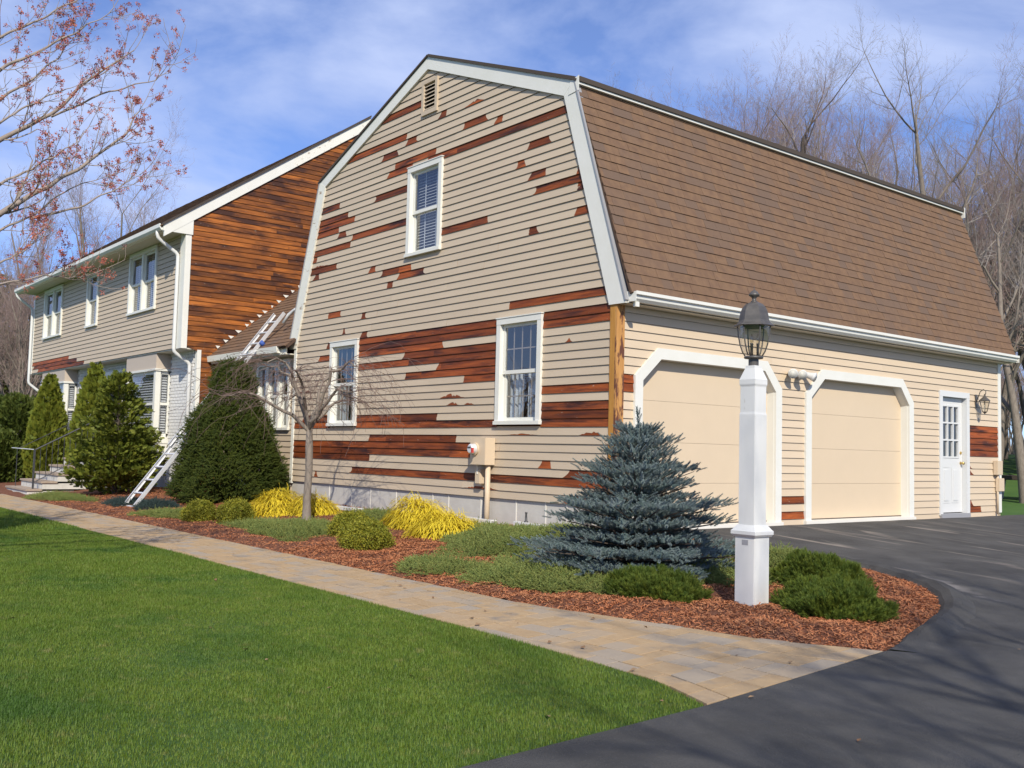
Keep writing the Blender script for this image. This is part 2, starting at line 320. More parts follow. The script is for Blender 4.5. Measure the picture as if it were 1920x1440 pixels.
    m4 = N(t, "ShaderNodeMapping"); m4.inputs['Scale'].default_value = (1.15, 5.5, 0); K(mq.outputs['Vector'], m4.inputs['Vector'])
    ln = N(t, "ShaderNodeVectorMath", operation='LENGTH'); K(m4.outputs['Vector'], ln.inputs[0])
    n2 = N(t, "ShaderNodeTexNoise"); n2.inputs['Scale'].default_value = 6.0; n2.inputs['Detail'].default_value = 6; K(tc.outputs['Object'], n2.inputs['Vector'])
    ad = N(t, "ShaderNodeMath", operation='MULTIPLY_ADD'); ad.inputs[1].default_value = 1.6; K(n2.outputs['Fac'], ad.inputs[0]); K(ln.outputs['Value'], ad.inputs[2])
    r5 = N(t, "ShaderNodeMapRange"); r5.inputs['From Min'].default_value = 1.55; r5.inputs['From Max'].default_value = 0.9; r5.inputs['To Max'].default_value = 0.8; K(ad.outputs[0], r5.inputs['Value'])
    mz = N(t, "ShaderNodeMix", data_type='RGBA'); mz.inputs['B'].default_value = (0.30, 0.27, 0.24, 1); K(ms.outputs['Result'], mz.inputs['A']); K(r5.outputs['Result'], mz.inputs['Factor'])
    K(mz.outputs['Result'], b.inputs['Base Color'])
    return m
M['asphalt'] = asphalt()
# base ground out to the horizon
ax = np.unique(np.concatenate([np.linspace(-400, -60, 30), np.linspace(-60, 40, 120), np.linspace(40, 400, 30)]))
ay = np.unique(np.concatenate([np.linspace(-400, -40, 30), np.linspace(-40, 60, 120), np.linspace(60, 400, 30)]))
GX, GY = np.meshgrid(ax, ay); V = np.column_stack([GX.ravel(), GY.ravel(), gz(GX.ravel(), GY.ravel())-.035])
ii = np.arange(len(V)).reshape(GX.shape); F = np.stack([ii[:-1, :-1], ii[:-1, 1:], ii[1:, 1:], ii[1:, :-1]], -1).reshape(-1, 4)
M['farturf'] = mat('far_grass', (0.045, 0.105, 0.016), (0.075, 0.145, 0.025), rough=0.95, scale=(0.8, 0.8, 0.8), bump=0.5, bscale=12)
ground = place('ground', np_mesh('ground', V, F, M['farturf'], smooth=True)); tag(ground, kind='structure')
LAWN = [(5.50, -4.79), (5.54, -5.4), (5.6, -6.35), (5.75, -7.5), (6.0, -9), (6.3, -12), (-26, -12), (-26, -4.53)]+OUTER[1:-1]
lawn = tag(sheet('lawn', LAWN, 0.0, M['turf'], 0.5), kind='structure')
DRIVE = [(0.0, .32)] + BERMOUT[::-1][1:] + [(5.24, -2.66), (5.23, -2.71), (5.51, -4.79), (5.55, -5.4), (5.61, -6.35), (5.76, -7.5), (6.01, -9), (6.3, -12), (6.5, -16), (20, -16), (20, 11.2), (9, 11.6), (3, 12.0), (0.2, 11.9), (-.6, 11.2), (0.0, 10.3)]
drive = tag(sheet('driveway', DRIVE, 0.006, M['asphalt'], 0.3), kind='structure')
EDGE = np.array(densify(INNER[1:], .12)+densify([(-21, -3.47), INNER[1]], .3)+densify(BEDIN, .12))
def bed_dz(V):
    d = np.full(len(V), 9.0)
    for e in EDGE: d = np.minimum(d, np.hypot(V[:, 0]-e[0], V[:, 1]-e[1]))
    k = sm(d/.30); return k*(0.03+wob(V, 3.0, 0.012, 3))-.012*(1-k)
BED = [(-21, -3.47)]+INNER[1:]+BEDIN+[(-.2, .3), (-21, .3)]
bed = tag(sheet('mulch_bed', BED, 0.0, M['mulch'], 0.16, bed_dz), kind='structure')
# raised asphalt berm between bed and driveway
mb = MB(); prof = [(-.03, -.03), (.03, .035), (.10, .060), (.16, .045), (.27, -.004)]
bd = densify(BEDIN, .12); rows = []
for d in prof:
    rows.append([(a, b, float(gz(a, b))+(d[1] if d[1] < 0 else d[1]*min(1, j/7.0))+.006+(.008*math.sin(9*a+7*b)+.006*math.sin(23*a-17*b))*min(1, j/7.0)) for j, (a, b) in enumerate(offs(bd, d[0]))])
for i in range(len(rows)-1):
    for j in range(len(bd)-1):
        o = len(mb.v); mb.v += [rows[i][j], rows[i][j+1], rows[i+1][j+1], rows[i+1][j]]; mb.f.append((o, o+1, o+2, o+3))
berm = tag(mb.build('driveway_berm', M['asphalt'], smooth=True), kind='structure')
# ---------------------------------------------------------------- paver walkway
M['paver'] = mat('concrete_paver', (0.42, 0.285, 0.155), (0.47, 0.335, 0.19), rough=0.9, scale=(14, 14, 14), c3=(0.31, 0.26, 0.20), c3lo=0.35, rnd=0.12, bump=0.35, bscale=130, dark=((0.21, 0.185, 0.155), (3.3, 3.3, 3.3), 0.55, 0.75))
M['sand'] = mat('joint_sand', (0.13, 0.10, 0.07), rough=0.95)
WALK = INNER+OUTER[::-1]
walk = tag(sheet('walkway', WALK, -0.012, M['sand'], 0.3), kind='structure')
def cum(pl):
    P = np.array(pl); return P, np.concatenate([[0], np.cumsum(np.hypot(*np.diff(P, axis=0).T))])
(PI_, DI), (PO_, DO) = cum(INNER), cum(OUTER)
def wp(x, t):
    """point on the walkway x metres back from the driveway end, t across from inner to outer edge"""
    a = [np.interp(DI[-1]-x, DI, PI_[:, c]) for c in (0, 1)]; b = [np.interp(DO[-1]-x, DO, PO_[:, c]) for c in (0, 1)]
    return (float(a[0]*(1-t)+b[0]*t), float(a[1]*(1-t)+b[1]*t))
pav = []
lanes = [(0, .10, (.19, .21)), (.10, .26, None), (.26, .42, None), (.42, .58, None), (.58, .74, None), (.74, .90, None), (.90, 1.0, (.19, .21))]
for (t0, t1, ln) in lanes:
    x = 0.0
    while x < 21.0:
        l = random.uniform(*ln) if ln else random.choice([.11, .16, .16, .20, .24]); pav.append((x, l, t0, t1)); x += l
def paver_mb(mb, x, l, t0, t1):
    h = random.uniform(-.0025, .0025); tg = .004
    qs = [wp(max(x+.003, 0), t0+tg), wp(max(x+.003, 0), t1-tg), wp(x+l-.003, t1-tg), wp(x+l-.003, t0+tg)]
    z = [float(gz(*q)) for q in qs]
    c = (sum(q[0] for q in qs)/4, sum(q[1] for q in qs)/4)
    top = [(c[0]+(q[0]-c[0])*.985, c[1]+(q[1]-c[1])*.985, zz+.0065+h) for q, zz in zip(qs, z)]
    sh = [(q[0], q[1], zz+.004+h) for q, zz in zip(qs, z)]; bt = [(q[0], q[1], zz-.03) for q, zz in zip(qs, z)]
    o = len(mb.v); mb.v += bt+sh+top
    for a in (0, 4):
        mb.f += [(o+a+i, o+a+(i+1) % 4, o+a+4+(i+1) % 4, o+a+4+i) for i in range(4)]
    mb.f.append((o+8, o+9, o+10, o+11)); return mb
pav.sort(key=lambda q: q[0]); rest = MB(); rv = []
for i, q in enumerate(pav):
    if i < 300: paver_mb(MB(), *q).build('paver', M['paver'], walk)
    else:
        n0 = len(rest.f); paver_mb(rest, *q); rv += [random.random()]*(len(rest.f)-n0)
r = rest.build('far_pavers', M['paver'], walk); r['kind'] = 'stuff'
r.data.attributes['rnd'].data.foreach_set('value', rv)

# ---------------------------------------------------------------- wall helpers
class Fr:
    def __init__(s, O, U, Nn): s.O = Vector(O); s.U = Vector(U); s.N = Vector(Nn)
    def p(s, u, n, z): return s.O + s.U*u + s.N*n + Vector((0, 0, z))
def obox(mb, fr, u0, u1, n0, n1, z0, z1):
    return mb.hexa([fr.p(u0, n0, z0), fr.p(u1, n0, z0), fr.p(u1, n1, z0), fr.p(u0, n1, z0), fr.p(u0, n0, z1), fr.p(u1, n0, z1), fr.p(u1, n1, z1), fr.p(u0, n1, z1)])
PITCH, LAP, NB, NT = .1105, .016, .0235, .005
def board(fr, zb, e0, e1):
    zt = zb+PITCH+LAP; (a0, b0), (a1, b1) = e0, e1
    return MB().hexa([fr.p(a0, NB, zb), fr.p(a1, NB, zb), fr.p(a1, 0, zb), fr.p(a0, 0, zb), fr.p(b0, NT, zt), fr.p(b1, NT, zt), fr.p(b1, 0, zt), fr.p(b0, 0, zt)])
def film(fr, zb, e0, e1, left, right, scallop=None):
    """paint skin on a clapboard face; left/right: 0 follows the board end, 1 ragged peeled end"""
    H = PITCH+LAP*.6; (a0, b0), (a1, b1) = e0, e1; ts = [0, .12, .3, .5, .7, .88, 1]
    def endoff(kind, sgn):
        if not kind: return [0]*7
        s = random.random(); amp = random.uniform(.03, .10)
        if s < .3: return [sgn*amp*.3*(random.random()-.5) for t in ts]
        if s < .55: return [-sgn*amp*1.3*(1-t)**2.2 for t in ts]
        if s < .8: return [-sgn*amp*(1-math.sqrt(max(0, 1-(2*t-1)**2)))*.9 for t in ts]
        return [sgn*amp*(t-.5) + sgn*.008*(random.random()-.5) for t in ts]
    lo, ro = endoff(left, -1), endoff(right, 1)
    def pt(u, t): return fr.p(u, NB+(NT-NB)*t*H/(PITCH+LAP)+.0018, zb+t*H)
    n = max(2, int((a1-a0)/.035)) if scallop else 2
    bottom = []
    for i in range(n+1):
        u = a0+lo[0]+(a1+ro[0]-a0-lo[0])*i/n; t = -.004
        if scallop:
            for c, w, h in scallop:
                d = abs(u-c)/w
                if d < 1: t = max(t, h*(1-d**1.3)*(.45+.95*random.random()))
        bottom.append(pt(u, t))
    poly = bottom + [pt(a1+(b1-a1)*t+o, t) for t, o in zip(ts[1:], ro[1:])] + [pt(a0+(b0-a0)*t+o, t) for t, o in zip(ts[::-1], lo[::-1])][:-1]
    return MB().prism(poly, -fr.N*.0015)
def pieces(span, opens, zb):
    zm = zb+PITCH/2; s0, s1 = span(zm); cuts = []
    for op in opens:
        r = op(zm)
        if r: cuts.append((r[0], r[1], op))
    cuts.sort(key=lambda c: c[0]); out = []; cur = (s0, lambda z: span(z)[0])
    for c in cuts:
        if c[1] <= cur[0] or c[0] >= s1: continue
        if c[0] > cur[0]+.02: out.append((cur[0], c[0], cur[1], (lambda z, op=c[2], v=c[0]: (op(z) or (v, v))[0])))
        cur = (c[1], (lambda z, op=c[2], v=c[1]: (op(z) or (v, v))[1]))
    if s1 > cur[0]+.02: out.append((cur[0], s1, cur[1], lambda z: span(z)[1]))
    return out
def clap_wall(root, fr, z0, ks, span, opens, bare, mp, mw, maxlen=4.0, scal=0.0, allbare=False):
    for k in ks:
        zb = z0+k*PITCH
        for (u0, u1, f0, f1) in pieces(span, opens, zb):
            bs = [] if not bare else [(max(a, u0), min(b, u1)) for a, b in bare.get(k, []) if b > u0+.01 and a < u1-.01]
            bs = [(u0 if a < u0+.10 else a, u1 if b > u1-.10 else b) for a, b in bs]; bs.sort()
            mg = []
            for a, b in bs:
                if mg and a <= mg[-1][1]+.03: mg[-1] = (mg[-1][0], max(b, mg[-1][1]))
                else: mg.append((a, b))
            n = max(1, math.ceil((u1-u0)/maxlen)); js = [u0]+sorted(u0+(u1-u0)*(i+random.uniform(-.3, .3))/n for i in range(1, n))+[u1]
            for i in range(n):
                a, b = js[i]+(.0012 if i else 0), js[i+1]-(.0012 if i < n-1 else 0)
                e0 = (f0(zb), f0(zb+PITCH)) if i == 0 else (a, a); e1 = (f1(zb), f1(zb+PITCH)) if i == n-1 else (b, b)
                loc = [(max(p, a), min(q, b)) for p, q in mg if q > a and p < b]
                sc = None
                if not allbare and not loc and scal and random.random() < scal and b-a > .8:
                    sc = [(random.uniform(a+.1, b-.1), random.uniform(.06, .45), random.uniform(.12, .5)) for _ in range(random.choice((1, 1, 2)))]
                wood = allbare or loc or sc
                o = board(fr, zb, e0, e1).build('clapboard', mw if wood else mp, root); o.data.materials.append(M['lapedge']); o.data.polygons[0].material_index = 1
                if allbare or not wood: continue
                cur = a; lk = 0
                for p, q in loc+[(b, b)]:
                    if p-cur > .04:
                        fe0 = e0 if cur == a else (cur, cur); fe1 = e1 if p == b else (p, p)
                        film(fr, zb, fe0, fe1, lk, 0 if p == b else 1, sc).build('paint_film', mp, o)
                    cur = q; lk = 1
def rect(u0, u1, z0, z1): return lambda z: (u0, u1) if z0 <= z <= z1 else None
def window(root, fr, u0, u1, z0, z1, cols=0, rows=0, blind=False, curtain=False, lites=1, depth=.10, mt='white'):
    c = .085; mb = MB()
    obox(mb, fr, u0, u0+c, -.05, .055, z0+.05, z1-c); obox(mb, fr, u1-c, u1, -.05, .055, z0+.05, z1-c)
    obox(mb, fr, u0, u1, -.05, .058, z1-c, z1); obox(mb, fr, u0-.01, u1+.01, -.05, .075, z0, z0+.05)
    obox(mb, fr, u0-.012, u1+.012, .0, .068, z1, z1+.014)
    for i in range(1, lites): m = u0+(u1-u0)*i/lites; obox(mb, fr, m-.05, m+.05, -.05, .052, z0+.05, z1-c)
    w = mb.build('window', M[mt], root)
    W = (u1-u0)/lites
    for i in range(lites):
        a = u0+W*i+(c if i == 0 else .05); b = u0+W*(i+1)-(c if i == lites-1 else .05); zl = z0+.05; zh = z1-c; zm = (zl+zh)/2; s = .045
        for nm, q0, q1, n0, n1 in (('upper_sash', zm-.02, zh, -.035, -.005), ('lower_sash', zl, zm+.02, -.070, -.038)):
            mb = MB(); obox(mb, fr, a, a+s, n0, n1, q0, q1); obox(mb, fr, b-s, b, n0, n1, q0, q1); obox(mb, fr, a+s, b-s, n0, n1, q1-s, q1); obox(mb, fr, a+s, b-s, n0, n1, q0, q0+s*1.15)
            mb.build(nm, M[mt], w)
            n = (n0+n1)/2; obox(MB(), fr, a+s, b-s, n-.003, n+.003, q0+s, q1-s).build('pane', M['glass'], w)
            for j in range(1, cols):
                m = a+s+(b-a-2*s)*j/cols; obox(MB(), fr, m-.009, m+.009, n-.010, n-.004, q0+s, q1-s).build('muntin', M['muntin'], w)
            for j in range(1, rows):
                m = q0+s+(q1-q0-2*s)*j/rows; obox(MB(), fr, a+s, b-s, n-.0095, n-.0045, m-.009, m+.009).build('muntin', M['muntin'], w)
        if blind:
            mb = MB(); z = zl+.02
            while z < zh-.03: 
                mb.hexa([fr.p(a+.02, -.10, z), fr.p(b-.02, -.10, z), fr.p(b-.02, -.13, z+.022), fr.p(a+.02, -.13, z+.022), fr.p(a+.02, -.10, z+.002), fr.p(b-.02, -.10, z+.002), fr.p(b-.02, -.13, z+.024), fr.p(a+.02, -.13, z+.024)]); z += .048
            for q in (.3, .7): m = a+(b-a)*q; obox(mb, fr, m-.012, m+.012, -.098, -.095, zl, zh)
            mb.build('blind', M['blind'], w)
        if curtain:
            mb = MB(); n = 26; pts = [(a+.01+(b-a-.02)*j/n, -.15+.022*math.sin(j*1.9)) for j in range(n+1)]
            for j in range(n):
                if 11 <= j <= 13: continue
                o = len(mb.v); mb.v += [fr.p(pts[j][0], pts[j][1], zl), fr.p(pts[j+1][0], pts[j+1][1], zl), fr.p(pts[j+1][0], pts[j+1][1], zm+.03), fr.p(pts[j][0], pts[j][1], zm+.03)]; mb.f.append((o, o+1, o+2, o+3))
            mb.build('curtain', M['curtain'], w, smooth=True)
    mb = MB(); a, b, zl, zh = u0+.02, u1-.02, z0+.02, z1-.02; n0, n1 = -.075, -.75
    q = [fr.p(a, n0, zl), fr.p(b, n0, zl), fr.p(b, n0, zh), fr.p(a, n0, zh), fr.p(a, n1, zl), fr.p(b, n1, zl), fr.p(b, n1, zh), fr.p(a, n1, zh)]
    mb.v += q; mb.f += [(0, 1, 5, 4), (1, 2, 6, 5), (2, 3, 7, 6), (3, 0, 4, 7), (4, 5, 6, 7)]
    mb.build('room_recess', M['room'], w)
    return w
def shingle_roof(root, parent, fr_o, along, up, nrm, length, slope, limit, mtl, expo=.138, tabw=.30, wfun=None, name='shingle', near=None):
    """courses of tabs; along/up/nrm unit vectors; the nearest `limit` tabs are own objects, the rest one stuff mesh"""
    O = Vector(fr_o); A = Vector(along); U = Vector(up); Nn = Vector(nrm)
    tabs = []; nc = int(slope/expo)
    for c in range(nc+1):
        s0 = c*expo; s1 = min(s0+expo+.05, slope+.03); x = -(tabw*((c*0.37) % 1.0))
        while x < length:
            w = tabw*random.uniform(.55, 1.3); a, b = max(x, 0), min(x+w, length); x += w
            if b-a < .03: continue
            if wfun and not wfun((a+b)/2, s0+expo/2): continue
            tabs.append((a, b, s0+random.uniform(-.003, .003), s1, random.uniform(.005, .011)))
    def tri(mb, a, b, s0, s1, th):
        P = lambda u, s, n: O+A*u+U*s+Nn*n
        g = .0015
        mb.hexa([P(a+g, s0, 0), P(b-g, s0, 0), P(b-g, s1, 0), P(a+g, s1, 0), P(a+g, s0, th+.012), P(b-g, s0, th+.012), P(b-g, s1, .006), P(a+g, s1, .006)])
    key = near or (lambda t: t[0]+t[2])
    tabs.sort(key=key); rest = MB(); rv = []
    for i, t in enumerate(tabs):
        if i < limit: mb = MB(); tri(mb, *t); mb.build(name, mtl, parent)
        else: tri(rest, *t); rv += [random.random()]*6
    if rest.f:
        r = rest.build('far_shingles', mtl, parent); r['kind'] = 'stuff'; r.data.attributes['rnd'].data.foreach_set('value', rv)
# ================================================================ garage wing
GW = thing('garage_wing', 'beige clapboard garage wing with brown gambrel roof and bare red-brown patches of siding', 'building', (-4.345, 5.0, -.1))
XL, DEP = -8.69, 10.0
Z0 = .275
PE, PK, PP = (.193, 2.815), (-.829, 5.864), (-4.345, 7.224)
LK, LE = (-7.861, 5.864), (-8.883, 2.815)
fg = Fr((0, 0, 0), (1, 0, 0), (0, -1, 0))          # gable face, u = x
fs = Fr((0, 0, 0), (0, 1, 0), (1, 0, 0))           # door face, u = y
BARE = {0: [(-.84, 0)], 1: [(-7.71, -7.65)], 2: [(-6.37, -2.3), (-2.5, 0)], 3: [(-.8, 0)], 4: [(-8.6, -5.79), (-1.35, -1.17)], 5: [(-8.6, -2.5)], 6: [(-8.6, -2.5)], 7: [(-5.83, -3.32)],
 9: [(-8.6, -2.19), (-1.43, 0)], 10: [(-8.21, -7.2), (-6.3, -3.84), (-1.4, 0)], 11: [(-1.4, 0)], 13: [(-1.4, 0)], 15: [(-3.17, -2.3)], 16: [(-4.77, -2.3)], 17: [(-3.86, -2.3)], 18: [(-6.3, -2.3)], 19: [(-4.81, -2.3)],
 20: [(-7.7, -7.2), (-6.3, -3.76)], 21: [(-6.3, -2.3), (-1.4, 0)], 22: [(-7.41, -7.2), (-6.3, -2.3), (-1.4, 0)], 23: [(-6.21, -6.02)], 24: [(-6.85, -6.8), (-2.12, 0)], 26: [(-6.21, -6.1)], 27: [(-7.42, -6.97)], 30: [(-5.39, -5.24)], 31: [(-5.05, -4.34)],
 32: [(-5.58, -4.7)], 33: [(-6.0, -5.82), (-1.73, -1.58)], 34: [(-7.98, -7.83), (-.78, -.3)], 35: [(-8.5, -7.18)], 36: [(-3.9, -2.69)], 37: [(-8.5, -7.93), (-.75, 0)], 38: [(-8.5, -6.7), (-1.6, 0)], 39: [(-6.63, -4.7), (-.76, 0)], 40: [(-7.12, -6.87), (-1.74, -1.4)],
 41: [(-8.5, -7.14)], 42: [(-8.5, -6.57), (-2.02, -1.86)], 43: [(-8.5, -6.82)], 44: [(-5.87, -4.7), (-1.77, -1.36)], 45: [(-8.5, -7.13)], 47: [(-5.49, -4.75), (-4.31, -.5)], 48: [(-5.29, -4.08)], 49: [(-2.55, -2.39)], 50: [(-5.67, -5.22), (-3.34, -2.81)], 51: [(-4.92, -4.66)], 52: [(-7.2, -4.95)], 53: [(-3.97, -3.85)], 56: [(-5.9, -4.4)]}
def gspan(z):
    if z < 2.80: return (XL+.095, -.075)
    if z < PK[1]: t = (z-PE[1])/(PK[1]-PE[1]); d = t*(PK[0]-PE[0]); return (LE[0]-d+.1, PE[0]+d-.1)
    t = min((z-PK[1])/(PP[1]-PK[1]), 1); d = t*(PP[0]-PK[0]); return (LK[0]-d+.05, PK[0]+d-.05)
VENT = (-4.50, -4.06, 6.30, 6.84)
gop = [rect(-2.355, -1.39, 1.31, 2.80), rect(-7.235, -6.275, 1.31, 2.80), rect(-4.825, -3.865, 4.03, 5.49), rect(VENT[0]+.01, VENT[1]-.01, VENT[2], VENT[3])]
random.seed(21)
clap_wall(GW, fg, Z0, range(0, 62), gspan, gop, BARE, M['paint'], M['cedar_x'], 3.7, scal=.18)
window(GW, fg, -2.36, -1.385, 1.303, 2.801, 4, 2, curtain=True)
window(GW, fg, -7.24, -6.27, 1.303, 2.801, 4, 2, curtain=True)
window(GW, fg, -4.83, -3.86, 4.026, 5.494, 0, 0, blind=True)
# louvred gable vent
mb = MB(); a, b, c, d = VENT
for q in ((a, a+.06, c+.05, d-.05), (b-.06, b, c+.05, d-.05), (a, b, c-.02, c+.05), (a, b, d-.05, d)): obox(mb, fg, q[0], q[1], -.02, .05, q[2], q[3])
vent = mb.build('gable_vent', M['paint'], GW); obox(MB(), fg, a+.03, b-.03, -.06, -.04, c, d).build('vent_back', M['room'], vent)
for i in range(7):
    z = c+.065+i*.062
    MB().hexa([fg.p(a+.06, .035, z), fg.p(b-.06, .035, z), fg.p(b-.06, -.02, z+.045), fg.p(a+.06, -.02, z+.045), fg.p(a+.06, .035, z+.012), fg.p(b-.06, .035, z+.012), fg.p(b-.06, -.02, z+.057), fg.p(a+.06, -.02, z+.057)]).build('louvre', M['paint'], vent)
# foundation with caulked joints
mb = MB(); mb.box(XL+.03, -.02, .012, .25, -.6, Z0+.02); fnd = mb.build('foundation', M['found'], GW)
x = XL+.7
while x < -.1:
    MB().box(x, x+random.uniform(.012, .022), .004, .02, -.2, Z0-.004).build('caulk_joint', M['joint'], fnd); x += random.choice([.42, .62, .8])
# rake boards
def inner(o):   # trim outline inside the outer edge
    return o
def rake(pts, name, m, n0, n1):
    MB().prism([fg.p(x, n0, z) for x, z in pts], fg.N*(n1-n0)).build(name, m, GW)
rake([(.185, 2.785), PE, PK, (-1.03, 5.70), (-.10, 2.80), (-.10, 2.785)], 'rake_board', M['white'], .012, .05)
rake([PK, PP, (PP[0], PP[1]-.20), (-1.03, 5.70)], 'rake_board', M['white'], .012, .052)
rake([PP, LK, (-7.66, 5.74), (PP[0], PP[1]-.20)], 'rake_board', M['white'], .012, .050)
rake([LK, LE, (LE[0], 2.785), (-8.60, 2.785), (-7.66, 5.74)], 'rake_board', M['worn'], .012, .052)
# outer drip edge strips of the rake
for p, q, w in ((PE, PK, .02), (PK, PP, .045), (PP, LK, .045), (LK, LE, .02)):
    dv = Vector((q[0]-p[0], q[1]-p[1])).normalized(); nn = Vector((dv.y, -dv.x)); nn = nn if nn.dot(Vector((p[0]-PP[0], p[1]-4))) > 0 else -nn
    P = [p, q, (q[0]+nn.x*w, q[1]+nn.y*w), (p[0]+nn.x*w, p[1]+nn.y*w)]
    MB().prism([fg.p(x, -.02, z) for x, z in P], fg.N*.085).build('drip_edge', M['grey'] if w < .03 else M['roofedge'], GW)
# corner boards
MB().box(-.088, .0, -.03, .0, Z0-.02, 2.79).build('corner_board', M['cornergold'], GW)
MB().box(.0, .03, -.03, .11, .03, 2.79).build('corner_board', M['cornerwood'], GW)
MB().box(XL, XL+.095, -.032, 0, Z0-.04, 2.79).build('corner_board', M['worn'], GW)
MB().box(.0, .03, DEP-.09, DEP+.02, 0.03, 2.79).build('corner_board', M['white'], GW)
# door face
def chopen(y0, y1, y2, y3, h, hk):
    def f(z):
        if z < -.2 or z > hk: return None
        if z <= h: return (y0, y3)
        t = (z-h)/(hk-h); return (y0+(y1-y0)*t, y3+(y2-y3)*t)
    return f
D1 = (.296, .709, 2.968, 3.308, 1.926, 2.299); D2 = (3.895, 4.308, 6.567, 6.907, 1.906, 2.278)
sop = [chopen(*[v+e for v, e in zip(d, (.03, .03, -.03, -.03, -.03, -.03))]) for d in (D1, D2)]+[rect(7.80, 8.79, -.2, 2.15)]
SBARE = {13: [(0, .4)], 14: [(0, .4)], 0: [(3.3, 3.9)], -2: [(3.3, 3.9), (8.8, 9.25)], 11: [(8.8, 9.92)], 10: [(8.8, 9.92)], 9: [(8.8, 9.92)], 8: [(8.8, 9.92)], 7: [(8.8, 9.92)], 5: [(8.8, 8.86)], 4: [(8.8, 8.86)], -1: [(8.8, 8.9)]}
clap_wall(GW, fs, Z0, range(-3, 23), lambda z: (.11, DEP-.09), sop, SBARE, M['tan'], M['cedar_x'], 4.5)
def garage_door(d):
    y0, y1, y2, y3, h, hk = d; w = .14; k = .058
    out = [(y0, .02), (y0, h), (y1, hk), (y2, hk), (y3, h), (y3, .02)]; inn = [(y0+w, .02), (y0+w, h-k), (y1+k, hk-w), (y2-k, hk-w), (y3-w, h-k), (y3-w, .02)]
    mb = MB()
    for i in range(5):
        mb.prism([fs.p(*((q[0], .012, q[1]))) for q in (out[i], out[i+1], inn[i+1], inn[i])], fs.N*.038)
        a, b = inn[i], inn[i+1]; mb.prism([fs.p(a[0], -.13, a[1]), fs.p(b[0], -.13, b[1]), fs.p(b[0], .012, b[1]), fs.p(a[0], .012, a[1])], Vector((0, 0, 0.004)) if i == 2 else fs.U*(.006 if i < 2 else -.006))
    o = mb.build('garage_door', M['white'], GW)
    ph = (hk-w-.03)/4
    for i in range(4):
        zb, zt = .035+ph*i+.0015, .035+ph*(i+1)-.0015; ys = lambda z: ((y0+w-.03) if z <= h-k-.04 else y0+w-.03+(y1-y0+k-w)*(z-h+k+.04)/(hk-w-h+k), (y3-w+.03) if z <= h-k-.04 else y3-w+.03+(y2-y3-k+w)*(z-h+k+.04)/(hk-w-h+k))
        if i < 3: MB().prism([fs.p(y0+w-.03, -.13, zb), fs.p(y3-w+.03, -.13, zb), fs.p(y3-w+.03, -.13, zt), fs.p(y0+w-.03, -.13, zt)], fs.N*.025).build('door_panel', M['tandoor'], o)
        else: MB().prism([fs.p(y0+w-.03, -.13, zb), fs.p(y3-w+.03, -.13, zb), fs.p(y3-w+.03, -.13, max(zb+.01, h-.09)), fs.p(y2-.0, -.13, zt+.02), fs.p(y1+.0, -.13, zt+.02), fs.p(y0+w-.03, -.13, max(zb+.01, h-.09))], fs.N*.025).build('door_panel', M['tandoor'], o)
    MB().box(-.14, -.095, y0+w, y3-w, -.02, .036).build('bottom_seal', M['roofedge'], o)
    MB().box(-.2, .075, y0-.02, y3+.02, -.2, .022).build('threshold', M['joint'], o)
    return o
garage_door(D1); garage_door(D2)
# side entry door
y0, y1, zt = 7.775, 8.81, 2.17; mb = MB()
obox(mb, fs, y0, y0+.10, -.1, .04, .02, zt-.10); obox(mb, fs, y1-.10, y1, -.1, .04, .02, zt-.10); obox(mb, fs, y0, y1, -.1, .042, zt-.10, zt)
ed = mb.build('entry_door', M['clean'], GW)
a, b = y0+.105, y1-.105; g0, g1, h0, h1 = a+.13, b-.13, 1.02, 1.92; mb = MB()
obox(mb, fs, a, g0, -.09, -.05, .06, zt-.105); obox(mb, fs, g1, b, -.09, -.05, .06, zt-.105); obox(mb, fs, g0, g1, -.09, -.05, .06, h0); obox(mb, fs, g0, g1, -.09, -.05, h1, zt-.105)
mb.build('door_slab', M['clean'], ed)
for i in range(3):
    for j in range(3):
        p, q = g0+(g1-g0)*i/3, h0+(h1-h0)*j/3; obox(MB(), fs, p+.012, p+(g1-g0)/3-.012, -.075, -.068, q+.012, q+(h1-h0)/3-.012).build('pane', M['glass'], ed)
mb = MB()
for i in range(4): p = g0+(g1-g0)*i/3; obox(mb, fs, p-.014, p+.014, -.085, -.042, h0, h1)
for j in range(4): q = h0+(h1-h0)*j/3; obox(mb, fs, g0-.014, g1+.014, -.086, -.041, q-.014, q+.014)
mb.build('muntin_grid', M['clean'], ed)
for p in (a+.13, (a+b)/2+.04):
    mb = MB(); w = (b-a)/2-.17
    mb.prism([fs.p(p, -.05, .22), fs.p(p+w, -.05, .22), fs.p(p+w, -.05, .84), fs.p(p, -.05, .84)], fs.N*.006); obox(mb, fs, p+.04, p+w-.04, -.05, -.034, .26, .80); mb.build('raised_panel', M['clean'], ed, bevel=.004)
MB().box(-.7, -.69, a, b, .1, 2.1).build('room_recess', M['room'], ed)
kn = MB().tube([fs.p(b-.06, -.05, .92), fs.p(b-.06, -.02, .92), fs.p(b-.06, -.005, .92), fs.p(b-.06, .02, .92)], [.03, .012, .03, .022], 12).build('door_knob', M['brass'], ed, smooth=True)
MB().tube([fs.p(b-.06, -.05, 1.10), fs.p(b-.06, -.035, 1.10)], [.028, .026], 12).build('deadbolt', M['brass'], ed)
MB().box(-.12, .06, y0+.02, y1-.02, -.1, .045).build('threshold', M['grey'], ed)
MB().box(-.2, .012, .05, DEP, -.6, -.045+.0).build('foundation', M['found'], GW)
